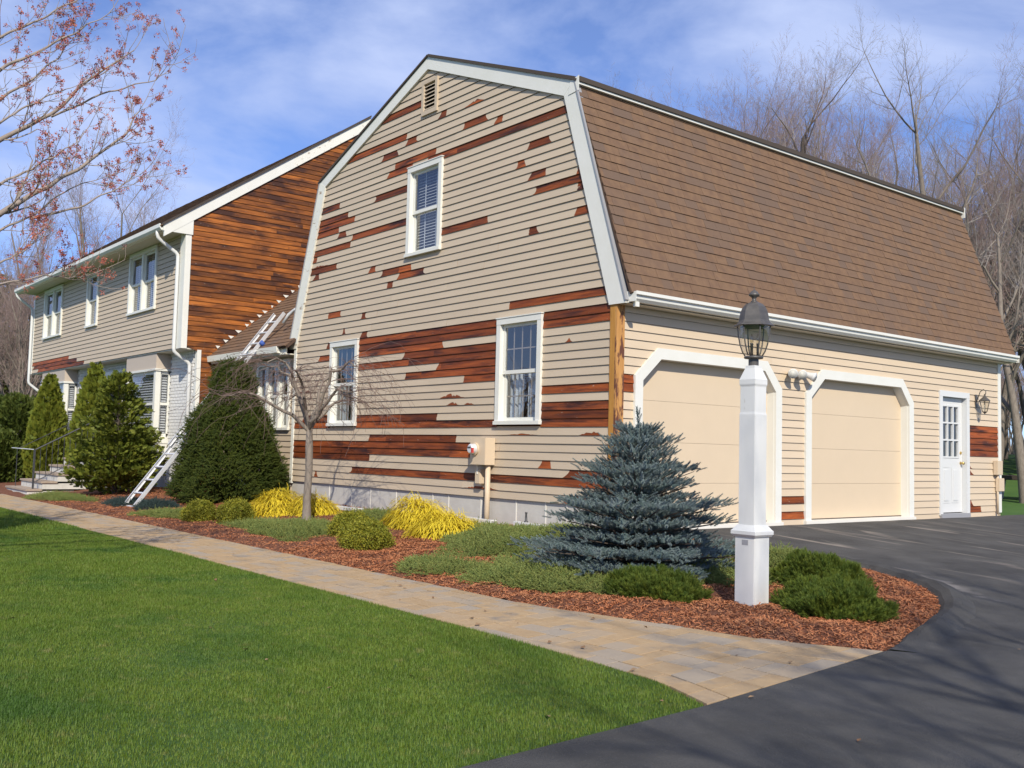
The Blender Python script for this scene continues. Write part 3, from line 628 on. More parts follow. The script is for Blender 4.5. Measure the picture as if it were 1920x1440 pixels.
# eave: soffit, gutter, knee fascia
MB().box(.022, .20, .02, DEP+.05, 2.785, 2.80).build('soffit', M['soffit'], GW)
gp = [(.20, 2.80), (.265, 2.80), (.30, 2.835), (.305, 2.875), (.335, 2.885), (.335, 2.925), (.325, 2.925), (.318, 2.893), (.29, 2.885), (.285, 2.84), (.26, 2.812), (.20, 2.812)]
gut = MB().prism([(x, -.0, z) for x, z in gp], (0, DEP+.12, 0)).build('gutter', M['white'], GW)
MB().box(.20, .325, -.004, .004, 2.80, 2.92).build('gutter_end_cap', M['white'], gut); MB().box(.20, .325, DEP+.117, DEP+.124, 2.80, 2.92).build('gutter_end_cap', M['white'], gut)
MB().box(.235, .285, .04, .10, 2.74, 2.80).build('gutter_outlet', M['white'], gut)
MB().box(.17, .20, -.01, DEP+.10, 2.79, 2.93).build('fascia', M['white'], GW)
# roof decks (lower slopes, upper slopes), back gable
def deck(p, q, th, y0, y1, m, nm):
    dv = Vector((q[0]-p[0], q[1]-p[1])).normalized(); nn = Vector((-dv.y, dv.x)); nn = nn if (Vector(p)-Vector((PP[0], 4))).dot(nn) > 0 else -nn
    P = [(p[0]-nn.x*th, p[1]-nn.y*th), (q[0]-nn.x*th, q[1]-nn.y*th), (q[0], q[1]), (p[0], p[1])]
    return MB().prism([(x, y0, z) for x, z in P], (0, y1-y0, 0)).build(nm, m, GW)
yb = DEP+.12
EL_ = (.27, 2.90)    # lower edge of the shingle plane, above the gutter
d1 = deck(EL_, PK, .03, -.03, yb, M['felt'], 'roof'); deck(LE, LK, .03, -.03, yb, M['felt'], 'roof')
d2 = deck((PK[0]+.06, PK[1]+.0), (PP[0], PP[1]+.035), .03, -.075, yb+.05, M['roofedge'], 'upper_roof'); deck((LK[0]-.06, LK[1]), (PP[0], PP[1]+.035), .03, -.075, yb+.05, M['roofedge'], 'upper_roof')
for z0_, z1_, x0_, x1_, m in ((5.785, 5.815, -.80, -.735, 'white'), (5.818, 5.885, -.80, -.715, 'roofedge')): MB().box(x0_, x1_, -.05, yb+.03, z0_, z1_).build('knee_fascia', M[m], GW)
MB().prism([(PK[0]+.1, -.053, 5.90), (PK[0]+.1, -.053, 5.70), (-.93, -.053, 5.68), (-.90, -.053, 5.86)], (0, -.006, 0)).build('rake_return', M['white'], GW)
MB().prism([(-.71, yb+.04, 5.90), (-.71, yb+.04, 5.70), (-.90, yb+.04, 5.68), (-.90, yb+.04, 5.86)], (0, .02, 0)).build('rake_return', M['white'], GW)
upv = Vector((PK[0]-EL_[0], 0, PK[1]-EL_[1])); sl = upv.length; upv.normalize(); nv = Vector((upv.z, 0, -upv.x))
random.seed(5)
shingle_roof(GW, d1, (EL_[0], -.035, EL_[1]), (0, 1, 0), upv, nv, yb+.04, sl-.03, 300, M['shingle'], tabw=.30, near=lambda t: t[0]*1.0+t[2]*.35)
# back wall, left wall and floor so the shell is closed
mb = MB(); mb.prism([(XL, DEP, -.3), (0, DEP, -.3), (0, DEP, 2.8), (PK[0]-.05, DEP, 5.8), (PP[0], DEP, 7.1), (LK[0]+.05, DEP, 5.8), (XL, DEP, 2.8)], (0, .02, 0)); mb.build('back_wall', M['tan'], GW)
MB().box(XL-.02, XL, .0, DEP, -.3, 2.8).build('side_wall', M['paint'], GW)
# inner sheathing keeps daylight out of the loft
mb = MB(); mb.prism([(XL, .9, -.3), (0-.2, .9, -.3), (-.2, .9, 2.8), (PK[0]-.1, .9, 5.7), (PP[0], .9, 7.0), (LK[0]+.1, .9, 5.7), (XL, .9, 2.8)], (0, .02, 0)); mb.build('inner_partition', M['room'], GW)

# ================================================================ connector
CY = .16; XH = -12.4
CN = thing('connector_wing', 'low clapboard link with brown shingle roof between the two buildings', 'building', (-10.5, 1.5, -.1))
fc = Fr((0, CY, 0), (1, 0, 0), (0, -1, 0))
clap_wall(CN, fc, Z0-.02, range(0, 22), lambda z: (XH+.02, XL-.005), [rect(-10.62, -9.14, 1.25, 2.62)], {1: [(-8.95, -8.85)]}, M['paint'], M['cedar_x'], 4.0)
window(CN, fc, -10.64, -9.12, 1.24, 2.62, 0, 0, lites=3, curtain=True)
MB().box(XH, XL, CY+.012, CY+.2, -.6, Z0).build('foundation', M['found'], CN)
MB().box(XL-.05, XL-.005, CY-.06, CY, -.2, Z0+.03).build('downpipe_stub', M['roofedge'], CN)
EVY, EVZ, SLP = -.22, 2.84, .83
upc = Vector((0, 1, SLP)).normalized(); nc_ = Vector((0, -SLP, 1)).normalized()
crd = MB().prism([(XH, EVY, EVZ), (XL+.1, EVY, EVZ), (XL+.1, 3.6, EVZ+SLP*(3.6-EVY)), (XH, 3.6, EVZ+SLP*(3.6-EVY))], (0, 0, -.05)).build('roof', M['felt'], CN)
shingle_roof(CN, crd, (XH, EVY-.03, EVZ-.02), (1, 0, 0), upc, nc_, XL-XH+.05, 4.6, 190, M['shingle'], near=lambda t: t[2]*1.0-t[0]*.1)
mb = MB(); mb.prism([(XH+.02, CY-.30, 2.70), (XH+.02, CY-.42, 2.72), (XH+.02, CY-.44, 2.84), (XH+.02, CY-.36, 2.84)], (XL-XH-.3, 0, 0)); mb.build('gutter', M['worn'], CN)
MB().box(XH+.02, XL-.05, CY-.34, CY-.02, 2.68, 2.70).build('soffit', M['soffit'], CN)
MB().box(XH+.02, XL-.06, CY-.335, CY-.31, 2.68, 2.83).build('fascia', M['worn'], CN)
MB().tube([(-8.95, CY+.1, 3.62), (-9.3, CY+.1, 3.64), (-9.5, CY+.06, 3.55), (-9.6, CY, 3.38)], .035, 8).build('downspout_elbow', M['clean'], CN, smooth=True)
mb = MB(); mb.box(XH, XL, 3.55, 3.6, -.3, EVZ+SLP*3.8); mb.build('back_wall', M['paint'], CN)

# ================================================================ main house
MH = thing('main_house', 'two-storey house with stripped orange-brown gable end and white trimmed front', 'building', (-18.7, 3.5, -.3))
XF = -25.15; YU, YLo, ZS = -.84, -.48, 3.0
fe = Fr((XH, 0, 0), (0, 1, 0), (1, 0, 0)); ff = Fr((0, YU, 0), (1, 0, 0), (0, -1, 0)); fl_ = Fr((0, YLo, 0), (1, 0, 0), (0, -1, 0))
EAV = (-1.35, 5.46); RDG = (3.6, 8.93); RS = (RDG[1]-EAV[1])/(RDG[0]-EAV[0])
def espan(z):
    lo = YLo if z < ZS else YU
    if z > 5.66: lo = max(YU, EAV[0]+(z-EAV[1])/RS+.02)
    hi = 8.0 if z < 5.6 else 2*RDG[0]-(EAV[0]+(z-EAV[1])/RS)
    return (lo, min(8.0, max(hi, lo+.05)))
random.seed(33)
clap_wall(MH, fe, -.05, range(0, 79), espan, [], None, M['paint'], M['cedar_y'], 2.7, allbare=True)
FB = {0: [(-24.3, -19.5)], 1: [(-24.8, -20.2)], 2: [(-25.1, -21.0)]}
fop = [rect(-15.98, -14.13, 4.0, 5.46), rect(-19.45, -18.5, 3.98, 5.46), rect(-23.85, -21.92, 3.98, 5.44)]
clap_wall(MH, ff, ZS, range(0, 23), lambda z: (XF+.1, XH-.26), fop, FB, M['paint'], M['cedar_x'], 4.2)
window(MH, ff, -16.0, -14.1, 3.99, 5.47, blind=True, lites=2); window(MH, ff, -19.47, -18.47, 3.97, 5.46, blind=True); window(MH, ff, -23.87, -21.9, 3.97, 5.45, blind=True, lites=2)
MB().box(XH-.26, XH+.026, YU-.03, YU, ZS-.02, 5.50).build('corner_board', M['white'], MH)
MB().box(XH, XH+.028, YU, YU+.10, ZS-.02, 5.50).build('corner_board', M['white'], MH)
MB().box(XF, XF+.10, YU-.03, YU, ZS-.02, 5.5).build('corner_board', M['white'], MH)
MB().box(XF, XH-.002, YU+.002, YLo+.05, ZS-.03, ZS-.005).build('overhang_soffit', M['soffit'], MH)
# eave soffit, fascia, gutter
MB().box(XF-.1, XH-.06, EAV[0]+.06, YU, 5.50, 5.52).build('eave_soffit', M['soffit'], MH)
MB().box(XF-.1, XH-.02, EAV[0]+.03, EAV[0]+.06, 5.47, 5.62).build('fascia', M['white'], MH)
g2 = [(EAV[0]+.03, 5.48), (EAV[0]-.05, 5.48), (EAV[0]-.09, 5.53), (EAV[0]-.09, 5.61), (EAV[0]-.07, 5.61), (EAV[0]-.06, 5.54), (EAV[0]+.03, 5.50)]
MB().prism([(XF-.15, y, z) for y, z in g2], (XH-XF+.15, 0, 0)).build('gutter', M['white'], MH)
MB().prism([(XH-.0, EAV[0]-.02, 5.46), (XH-.0, YU+.12, 5.46), (XH-.0, YU+.12, 5.66+.25), (XH-.0, EAV[0]-.02, 5.62)], (.05, 0, 0)).build('eave_return', M['white'], MH)
# gable rake
def ray_(y): return EAV[1]+.14+(y-EAV[0])*RS
def rk(y0, y1, w, x0, x1, m, nm, off=0.0): MB().prism([(x0, y0, ray_(y0)+off), (x0, y1, ray_(y1)+off), (x0, y1, ray_(y1)+off-w), (x0, y0, ray_(y0)+off-w)], (x1-x0, 0, 0)).build(nm, m, MH)
rk(EAV[0], 1.6, .26, XH, XH+.055, M['white'], 'rake_board'); rk(1.6, RDG[0], .26, XH, XH+.055, M['worn'], 'rake_board')
rk(EAV[0]-.04, RDG[0], .05, XH-.02, XH+.085, M['roofedge'], 'roof_edge', .052)
yb2 = 2*RDG[0]-EAV[0]
MB().prism([(XF-.2, EAV[0]-.05, ray_(EAV[0]-.05)), (XF-.2, RDG[0], ray_(RDG[0])), (XF-.2, RDG[0], ray_(RDG[0])-.05), (XF-.2, EAV[0]-.05, ray_(EAV[0]-.05)-.05)], (XH-XF+.2, 0, 0)).build('roof', M['felt'], MH)
MB().prism([(XF-.2, yb2, ray_(EAV[0])), (XF-.2, RDG[0], ray_(RDG[0])), (XF-.2, RDG[0], ray_(RDG[0])-.05), (XF-.2, yb2, ray_(EAV[0])-.05)], (XH-XF+.2, 0, 0)).build('back_roof', M['felt'], MH)
rf = [o for o in MH.children if o.name.startswith('roof') and 'edge' not in o.name][0]
u3 = Vector((0, 1, RS)).normalized(); n3 = Vector((0, -RS, 1)).normalized()
shingle_roof(MH, rf, (XH+.04, EAV[0]-.07, ray_(EAV[0]-.07)+.002), (-1, 0, 0), u3, n3, XH-XF+.2, (RDG[0]-EAV[0])/u3.y+.05, 120, M['shingle'], tabw=.5, near=lambda t: t[2]+t[0]*.3)
# paint remnants along the step flashing
random.seed(3)
for i in range(14):
    y = -.02+i*.155+random.uniform(-.03, .03); z = EVZ+SLP*(y-EVY)+.03; s = random.uniform(.03, .09)
    MB().prism([(XH+.023, y-s, z+.075), (XH+.023, y+s*.8, z+.07), (XH+.023, y-.01, z+.01)], (.004, 0, 0)).build('paint_remnant', M['joint'], MH)
# lower storey: painted brick front
MB().box(XF, XH-.03, YLo+.012, YLo+.2, -.5, ZS).build('brick_backing', M['mortar'], MH)
MB().box(XH-.03, XH, YLo+.01, 8.0, -.5, ZS+2.4).build('gable_sheathing', M['room'], MH)
MB().box(XF, XF+.02, YLo, 8.0, -.5, 5.5).build('side_wall', M['paint'], MH); MB().box(XF, XH, 7.98, 8.0, -.5, 5.6).build('back_wall', M['paint'], MH); MB().box(XF+.1, XH-.05, YU+.8, YU+.82, -.5, 5.5).build('inner_partition', M['room'], MH)
MB().box(XH-.09, XH+.024, YLo-.02, YLo+.005, -.1, ZS-.03).build('corner_board', M['white'], MH); MB().box(XH, XH+.026, YLo+.005, YLo+.07, -.1, ZS-.03).build('corner_board', M['white'], MH)
BW, BH = .205, .072
bm_ = [MB().box(-BW/2+.004, BW/2-.004, -.012, .02, .004, BH-.004).mesh('brick', M['brick'], bevel=.002) for i in range(6)]
rest = MB(); cnt = 0
for rix in range(42):
    z = -.05+rix*BH; x = XH-.09-(BW/2 if rix % 2 else 0); j = 0
    while x-BW > XF:
        xc = x-BW/2
        if not (-16.2 < xc < -13.95) and not (-24 < xc < -21.3):
            if cnt < 300 and xc > -13.96: place('brick', random.choice(bm_), MH, (xc, YLo+.006, z)); cnt += 1
            else: rest.box(xc-BW/2+.004, xc+BW/2-.004, YLo-.006, YLo+.03, z+.004, z+BH-.004)
        x -= BW
o = rest.build('far_bricks', M['brick'], MH); o['kind'] = 'stuff'
# box bays
def bay(x0, x1):
    yf = YU+.02; b = MB(); b.box(x0, x1, yf, YLo+.1, 2.62, ZS-.032); o = b.build('bay_window', M['baypaint'], MH)
    MB().box(x0-.03, x1+.03, yf-.03, YLo+.1, 2.57, 2.62).build('bay_head', M['white'], o)
    MB().box(x0-.02, x1+.02, yf-.02, YLo+.1, .92, 1.06).build('bay_sill', M['white'], o)
    MB().box(x0, x1, yf, YLo+.1, .55, .92).build('bay_apron', M['white'], o)
    for (xa, xb) in ((x0, x0+.12), (x1-.12, x1)): MB().box(xa, xb, yf, yf+.12, 1.06, 2.57).build('bay_post', M['white'], o)
    f1 = Fr((0, yf+.06, 0), (1, 0, 0), (0, -1, 0)); f2 = Fr((x1-.06, 0, 0), (0, 1, 0), (1, 0, 0))
    for f, u0, u1 in ((f1, x0+.12, x1-.12), (f2, yf+.10, YLo+.02)):
        mb = MB(); obox(mb, f, u0, u0+.05, -.03, .02, 1.06, 2.57); obox(mb, f, u1-.05, u1, -.03, .02, 1.06, 2.57); obox(mb, f, u0, u1, -.03, .02, 2.50, 2.57); obox(mb, f, u0, u1, -.031, .025, 1.79, 1.85); obox(mb, f, u0, u1, -.03, .02, 1.06, 1.14); mb.build('bay_sash', M['white'], o)
        obox(MB(), f, u0+.05, u1-.05, -.012, -.006, 1.14, 2.50).build('pane', M['glass'], o)
        mb = MB(); z = 1.15
        while z < 2.48: mb.hexa([f.p(u0+.05, -.05, z), f.p(u1-.05, -.05, z), f.p(u1-.05, -.075, z+.03), f.p(u0+.05, -.075, z+.03), f.p(u0+.05, -.05, z+.003), f.p(u1-.05, -.05, z+.003), f.p(u1-.05, -.075, z+.033), f.p(u0+.05, -.075, z+.033)]); z += .06
        mb.build('blind', M['blind'], o)
    MB().box(x0+.05, x1-.25, YLo+.05, YLo+.06, 1.0, 2.6).build('room_recess', M['room'], o)
bay(-16.05, -13.98); bay(-23.9, -21.45)
# front door and surround
mb = MB(); obox(mb, fl_, -18.75, -18.55, 0, .06, -.1, 2.5); obox(mb, fl_, -17.45, -17.25, 0, .06, -.1, 2.5); obox(mb, fl_, -18.8, -17.2, 0, .09, 2.5, 2.75); fd = mb.build('front_door', M['white'], MH)
obox(MB(), fl_, -18.52, -17.48, .012, .03, .45, 2.45).build('door_slab', M['room'], fd)
# downspouts
def dsp(pts, nm):
    pts = [Vector(q) for q in pts]; out = [pts[0]]
    for i in range(1, len(pts)-1):
        a, b, c = pts[i-1], pts[i], pts[i+1]; out += [b+(a-b).normalized()*.07, b+((a-b).normalized()+(c-b).normalized())*.015, b+(c-b).normalized()*.07]
    MB().tube(out+[pts[-1]], .04, 10).build(nm, M['clean'], MH, smooth=True)
dsp([(XH-.28, EAV[0]-.03, 5.50), (XH-.28, EAV[0]-.03, 5.36), (XH-.28, YU-.07, 5.05), (XH-.28, YU-.07, 2.92), (XH-.28, YLo-.06, 2.68), (XH-.28, YLo-.06, -.15)], 'downspout')
dsp([(XF-.06, EAV[0]-.03, 5.50), (XF-.06, EAV[0]-.03, 5.40), (XF-.03, YU-.07, 5.05), (XF-.03, YU-.07, 2.7), (XF+.05, YLo-.06, 2.4), (XF+.05, YLo-.06, 0)], 'downspout')
MB().tube([(XH-.28, YLo-.05, 2.62), (XH-.62, YLo-.015, 2.05)], .008, 5).build('gutter_strap', M['clean'], MH)
# ================================================================ lamp post
LX, LY = 3.72, -2.12; LZ = float(gz(LX, LY))
LP = thing('lamp_post', 'white square lamp post with black glass lantern standing in the mulch by the driveway', 'lamp post', (LX, LY, LZ))
def sqr(mb, x, y, prof, rot=0.0):
    return mb.lathe((x, y, 0), [(r*math.sqrt(2), z) for r, z in prof], 4, math.pi/4+rot)
RT = math.radians(0)
sqr(MB(), LX, LY, [(.096, LZ-.1), (.096, .305)], RT).build('base_sleeve', M['postwhite'], LP, bevel=.004)
sqr(MB(), LX, LY, [(.106, .30), (.120, .318), (.120, .345), (.112, .352), (.098, .372), (.084, .392)], RT).build('moulding', M['postwhite'], LP)
sqr(MB(), LX, LY, [(.078, .38), (.078, 1.28), (.074, 1.295), (.074, 1.505), (.080, 1.52), (.080, 1.56)], RT).build('shaft', M['postwhite'], LP, bevel=.003)
sqr(MB(), LX, LY, [(.080, 1.558), (.074, 1.575), (.046, 1.655), (.044, 1.675)], RT).build('post_cap', M['postwhite'], LP)
MB().lathe((LX, LY, 0), [(.041, 1.66), (.041, 1.735)], 16).build('collar', M['bronze'], LP, smooth=False)
lan = MB().lathe((LX, LY, 0), [(.03, 1.728), (.074, 1.733), (.078, 1.742), (.074, 1.752), (.03, 1.757)], 20).build('lantern_base', M['bronze'], LP, smooth=True)
HX = math.pi/6
gl = [(.068, 1.757), (.088, 1.79), (.108, 1.85), (.121, 1.92), (.125, 1.97), (.128, 2.0)]
for k in range(6):
    a0, a1 = HX+k*math.pi/3+.05, HX+(k+1)*math.pi/3-.05; mb = MB()
    for r, z in gl:
        for a in (a0, (a0+a1)/2, a1): mb.v.append((LX+r*math.cos(a), LY+r*math.sin(a), z))
    for i in range(len(gl)-1):
        for j in range(2): o = i*3+j; mb.f.append((o, o+1, o+4, o+3))
    mb.build('glass_panel', M['clearglass'], LP, smooth=True)
    a = HX+k*math.pi/3
    MB().tube([(LX+(r+.002)*math.cos(a), LY+(r+.002)*math.sin(a), z) for r, z in gl], .0055, 6).build('rib', M['bronze'], LP, smooth=True)
mb = MB().lathe((LX, LY, 0), [(.155, 1.996), (.162, 2.0), (.160, 2.008), (.136, 2.022), (.122, 2.045), (.117, 2.08), (.108, 2.12), (.092, 2.155), (.068, 2.182), (.030, 2.197), (.022, 2.20)], 6, HX)
mb.build('lantern_roof', M['bronze'], LP)
MB().lathe((LX, LY, 0), [(.03, 2.194), (.027, 2.203), (.017, 2.21), (.017, 2.226), (.022, 2.236), (.043, 2.25), (.046, 2.258), (.036, 2.268), (.028, 2.282), (.016, 2.29), (.004, 2.297), (.0015, 2.335)], 14).build('finial', M['bronze'], LP, smooth=True)
MB().lathe((LX, LY, 0), [(.10, 1.985), (.12, 1.998), (.10, 2.0)], 6, HX).build('lantern_ceiling', M['room'], LP)
for k in range(3):
    a = k*2.094+.6; x, y = LX+.032*math.cos(a), LY+.032*math.sin(a)
    MB().lathe((x, y, 0), [(.010, 1.757), (.010, 1.845), (.012, 1.85), (.012, 1.858)], 10).build('candle_socket', M['iron'], LP, smooth=True)
    MB().lathe((x, y, 0), [(.006, 1.857), (.015, 1.875), (.017, 1.892), (.010, 1.915), (.002, 1.935)], 10).build('bulb', M['clearglass'], LP, smooth=True)
MB().box(LX-.025, LX+.035, LY-.0978, LY-.0962, .235, .275).build('maker_plate', M['grey'], LP)

# ================================================================ extension ladder
A = Vector((-9.70, -2.80, -.40)); B = Vector((-10.12, .36, 3.60)); dv = (B-A); LL = dv.length; dv.normalize()
side = Vector((0, 0, 1)).cross(dv); side.normalize(); side = -side if side.x < 0 else side; nrm = dv.cross(side); nrm = nrm if nrm.z > 0 else -nrm
LD = thing('extension_ladder', 'white aluminium extension ladder leaning on the low shingle roof behind the dense green shrub', 'ladder', A)
def lad(s0, s1, wd, n0, nm):
    for sg in (-1, 1):
        c = side*(sg*wd/2); mb = MB(); a = A+dv*s0+c+nrm*n0; b = A+dv*s1+c+nrm*n0; w = side*.012; h = nrm*.034
        for p_, q_ in ((h*.82, h), (-h, -h*.82)): mb.hexa([a-w+p_, a+w+p_, a+w+q_, a-w+q_, b-w+p_, b+w+p_, b+w+q_, b-w+q_])
        e = w*.25; cc = w*(.8*sg); mb.hexa([a+cc-e-h, a+cc+e-h, a+cc+e+h, a+cc-e+h, b+cc-e-h, b+cc+e-h, b+cc+e+h, b+cc-e+h]); mb.build(nm, M['alu'], LD)
    s = s0+.22
    while s < s1-.08:
        MB().tube([A+dv*s-side*(wd/2+.014)+nrm*n0, A+dv*s+side*(wd/2+.014)+nrm*n0], .017, 8).build('rung', M['alu'], LD); s += .305
lad(0, 3.4, .40, 0.0, 'base_rail'); lad(1.6, LL, .35, .062, 'fly_rail')
for sg in (-1, 1):
    MB().hexa([A+side*(sg*.21)+Vector(q) for q in ((-.03, -.05, -.03), (.03, -.05, -.03), (.03, .05, -.03), (-.03, .05, -.03), (-.02, -.03, .05), (.02, -.03, .05), (.02, .03, .05), (-.02, .03, .05))]).build('foot', M['grey'], LD)
q = A+dv*(LL-.85)+side*.22+nrm*.03; MB().tube([q-nrm*.05, q+nrm*.06], [.045, .045], 10).build('rope_pulley', M['bluecap'], LD, smooth=True)

# ================================================================ electric meter
EM = thing('electric_meter', 'beige electric meter box with glass meter and conduit on the gable wall', 'electric meter', (-2.5, -.02, .9))
MB().box(-2.72, -2.36, -.20, -.022, .73, 1.115).build('meter_box', M['tan'], EM, bevel=.006)
MB().tube([(-2.59, -.20, .955), (-2.59, -.225, .955)], [.088, .088], 20).build('meter_ring', M['tan'], EM, smooth=False)
m_ = MB().tube([(-2.59, -.222, .955), (-2.59, -.29, .955), (-2.59, -.305, .955)], [.072, .070, .055], 20).build('meter_dial', M['alu'], EM, smooth=False)
MB().box(-2.63, -2.56, -.312, -.304, .965, .985).build('dial_window', M['iron'], m_); MB().box(-2.545, -2.515, -.312, -.285, .90, .97).build('red_seal', M['red'], m_)
MB().box(-2.70, -2.57, -.12, -.022, .455, .67).build('cable_box', M['tan'], EM, bevel=.012); MB().box(-2.648, -2.622, -.128, -.118, .60, .74).build('lock_hasp', M['joint'], EM)
MB().tube([(-2.43, -.09, -.2), (-2.43, -.09, .73)], .038, 12).build('conduit', M['tan'], EM, smooth=True)
MB().tube([(-2.56, -.06, -.15), (-2.57, -.05, .15), (-2.55, -.05, .35)], .006, 6).build('ground_wire', M['iron'], EM)

# ================================================================ floodlight
FLT = thing('flood_light', 'white twin-head security floodlight on the wall between the garage doors', 'flood light', (.02, 3.72, 2.16))
MB().tube([(.022, 3.74, 2.15), (.05, 3.74, 2.15)], [.055, .05], 16).build('wall_plate', M['clean'], FLT)
MB().tube([(.05, 3.62, 2.15), (.055, 3.86, 2.15)], .018, 8).build('arm', M['clean'], FLT)
for y, dx in ((3.46, (.75, -.65, -.12)), (3.66, (.85, -.5, -.15)), (3.86, (.9, .2, -.3))):
    d = Vector(dx).normalized(); c = Vector((.09, y, 2.16))
    h = MB().tube([c-d*.06, c-d*.03, c+d*.04, c+d*.115, c+d*.12], [.028, .042, .05, .070, .071], 16).build('lamp_head' if y < 3.8 else 'motion_sensor', M['clean'], FLT, smooth=True)
    if y < 3.8: MB().tube([c+d*.119, c+d*.126], [.062, .058], 16).build('lens', M['clearglass'], h); MB().tube([c+d*.11, c+d*.1195], [.03, .064], 16).build('reflector', M['alu'], h, smooth=True)
    MB().tube([c-d*.04, (.05, (y+3.74)/2, 2.15)], .014, 8).build('knuckle', M['clean'], FLT)

# ================================================================ coach lantern by the entry door
WL = thing('wall_lantern', 'dark bronze coach lantern with scroll arm beside the white entry door', 'wall lantern', (.02, 9.08, 2.0))
MB().hexa([(.022, 9.04, 1.92), (.022, 9.12, 1.92), (.034, 9.12, 1.92), (.034, 9.04, 1.92), (.022, 9.04, 2.16), (.022, 9.12, 2.16), (.034, 9.12, 2.16), (.034, 9.04, 2.16)]).build('back_plate', M['bronze'], WL, bevel=.005)
sc = [(.03+.16*math.sin(t*1.9)*(1 if t < 1 else 1), 9.08, 2.08+.20*math.sin(t*1.55)) for t in np.linspace(0, 1, 10)]
MB().tube([(.03, 9.08, 2.02), (.06, 9.08, 2.10), (.10, 9.08, 2.21), (.16, 9.08, 2.25), (.20, 9.08, 2.22), (.20, 9.08, 2.17), (.18, 9.08, 2.15)], .008, 8).build('scroll_arm', M['bronze'], WL, smooth=True)
cx, cy_ = .18, 9.08
MB().lathe((cx, cy_, 0), [(.006, 2.17), (.014, 2.15), (.022, 2.12), (.085, 2.065), (.10, 2.045), (.098, 2.04), (.03, 2.05)], 8).build('lantern_roof', M['bronze'], WL)
MB().lathe((cx, cy_, 0), [(.04, 1.845), (.055, 1.86), (.09, 2.042)], 6).build('glass', M['clearglass'], WL)
for k in range(6): a = k*math.pi/3; MB().tube([(cx+.042*math.cos(a), cy_+.042*math.sin(a), 1.845), (cx+.092*math.cos(a), cy_+.092*math.sin(a), 2.045)], .005, 5).build('rib', M['bronze'], WL)
MB().lathe((cx, cy_, 0), [(.004, 1.80), (.014, 1.82), (.045, 1.845), (.03, 1.852)], 8).build('lantern_base', M['bronze'], WL); MB().lathe((cx, cy_, 0), [(.010, 1.85), (.010, 1.93), (.016, 1.95), (.004, 1.98)], 8).build('candle', M['joint'], WL)

# ================================================================ utility boxes at the far corner
UB = thing('utility_box', 'small beige utility boxes and pipe at the far garage corner', 'utility box', (.02, 9.8, .3))
MB().box(.026, .11, 9.70, 9.90, .72, .98).build('upper_box', M['tan'], UB, bevel=.006); MB().box(.026, .10, 9.78, 9.98, .42, .66).build('lower_box', M['tan'], UB, bevel=.006); MB().tube([(.06, 9.80, .72), (.06, 9.80, .0)], .022, 8).build('pipe', M['tan'], UB, smooth=True)

# ================================================================ drain pipes along the foundation
def drain(x0, y0, x1, y1, label, grp):
    z = float(gz((x0+x1)/2, (y0+y1)/2))+.05; d = Vector((x1-x0, y1-y0, 0)).normalized(); n = Vector((-d.y, d.x, 0))*.045
    a, b = Vector((x0, y0, z)), Vector((x1, y1, z-.015)); h = Vector((0, 0, .065))
    o = thing('drain_extension', label, 'drain pipe', a); MB().hexa([a-n, b-n, b+n, a+n, a-n+h, b-n+h, b+n+h, a+n+h]).build('pipe', M['clean'], o, bevel=.008); e = MB(); e.hexa([b-n*1.15-d*.08, b-n*1.15, b+n*1.15, b+n*1.15-d*.08, b-n*1.15+h*1.08-d*.08, b-n*1.15+h*1.08, b+n*1.15+h*1.08, b+n*1.15+h*1.08-d*.08]); e.build('coupling', M['clean'], o, bevel=.004); return o
drain(-3.35, -.16, -2.1, -.22, 'white drain pipe on the mulch below the electric meter', None)
drain(-1.75, -.12, -.65, -.2, 'white drain pipe on the ground between the meter and the blue spruce', None)
drain(-6.5, -.62, -5.1, -.55, 'white drain pipe behind the slender weeping tree trunk', None)
SPR = thing('sprinkler_head', 'small dark sprinkler riser against the grey foundation', 'sprinkler', (-1.55, -.1, -.1)); MB().lathe((-1.55, -.1, -.1), [(.03, -.02), (.03, .10), (.018, .11), (.012, .20), (.018, .21), (.018, .225)], 10).build('riser', M['iron'], SPR, smooth=True)

# ================================================================ front steps with railing
ST = thing('front_steps', 'white front steps with brick treads rising behind the shrubs', 'steps', (-16.0, -2.4, -.3))
SX0, SX1 = -17.0, -15.1
for i in range(5):
    yf = -3.16+i*.31; zt = -.16+i*.17
    MB().box(SX0, SX1, yf+.03, -.55, zt-.17-(.3 if i == 0 else 0.004), zt-.045).build('riser', M['stepstone'], ST)
    MB().box(SX0-.03, SX1+.03, yf, yf+.34 if i < 4 else -.55, zt-.045, zt).build('tread', M['tread'], ST, bevel=.006)
RL = thing('stair_railing', 'thin black iron railing with pale handrail on the front steps', 'railing', (SX1-.12, -3.0, -.16))
pA, pB = Vector((SX1-.15, -2.98, -.16)), Vector((SX1-.15, -1.75, .52))
for nm, p_, h in (('newel_post', pA, .88), ('newel_post', pB, .88)): MB().box(p_.x-.018, p_.x+.018, p_.y-.018, p_.y+.018, p_.z, p_.z+h).build(nm, M['iron'], RL)
MB().tube([pA+Vector((0, 0, .86)), pB+Vector((0, 0, .86))], .016, 6).build('top_rail', M['iron'], RL); MB().tube([pA+Vector((0, 0, .14)), pB+Vector((0, 0, .14))], .010, 6).build('bottom_rail', M['iron'], RL)
for i in range(1, 10): q = pA.lerp(pB, i/10); MB().tube([q+Vector((0, 0, .14)), q+Vector((0, 0, .86))], .007, 5).build('baluster', M['iron'], RL)
pC = Vector((SX0+.15, -2.98, -.16)); pD = Vector((SX0+.15, -1.75, .52))
MB().tube([pC, pC+Vector((0, 0, .86)), pD+Vector((0, 0, .86)), pD], .010, 6).build('far_rail', M['iron'], RL)
MB().tube([pA+Vector((0, 0, .87)), pC+Vector((0, -.12, .89))], .010, 6).build('pale_handrail', M['alu'], RL)

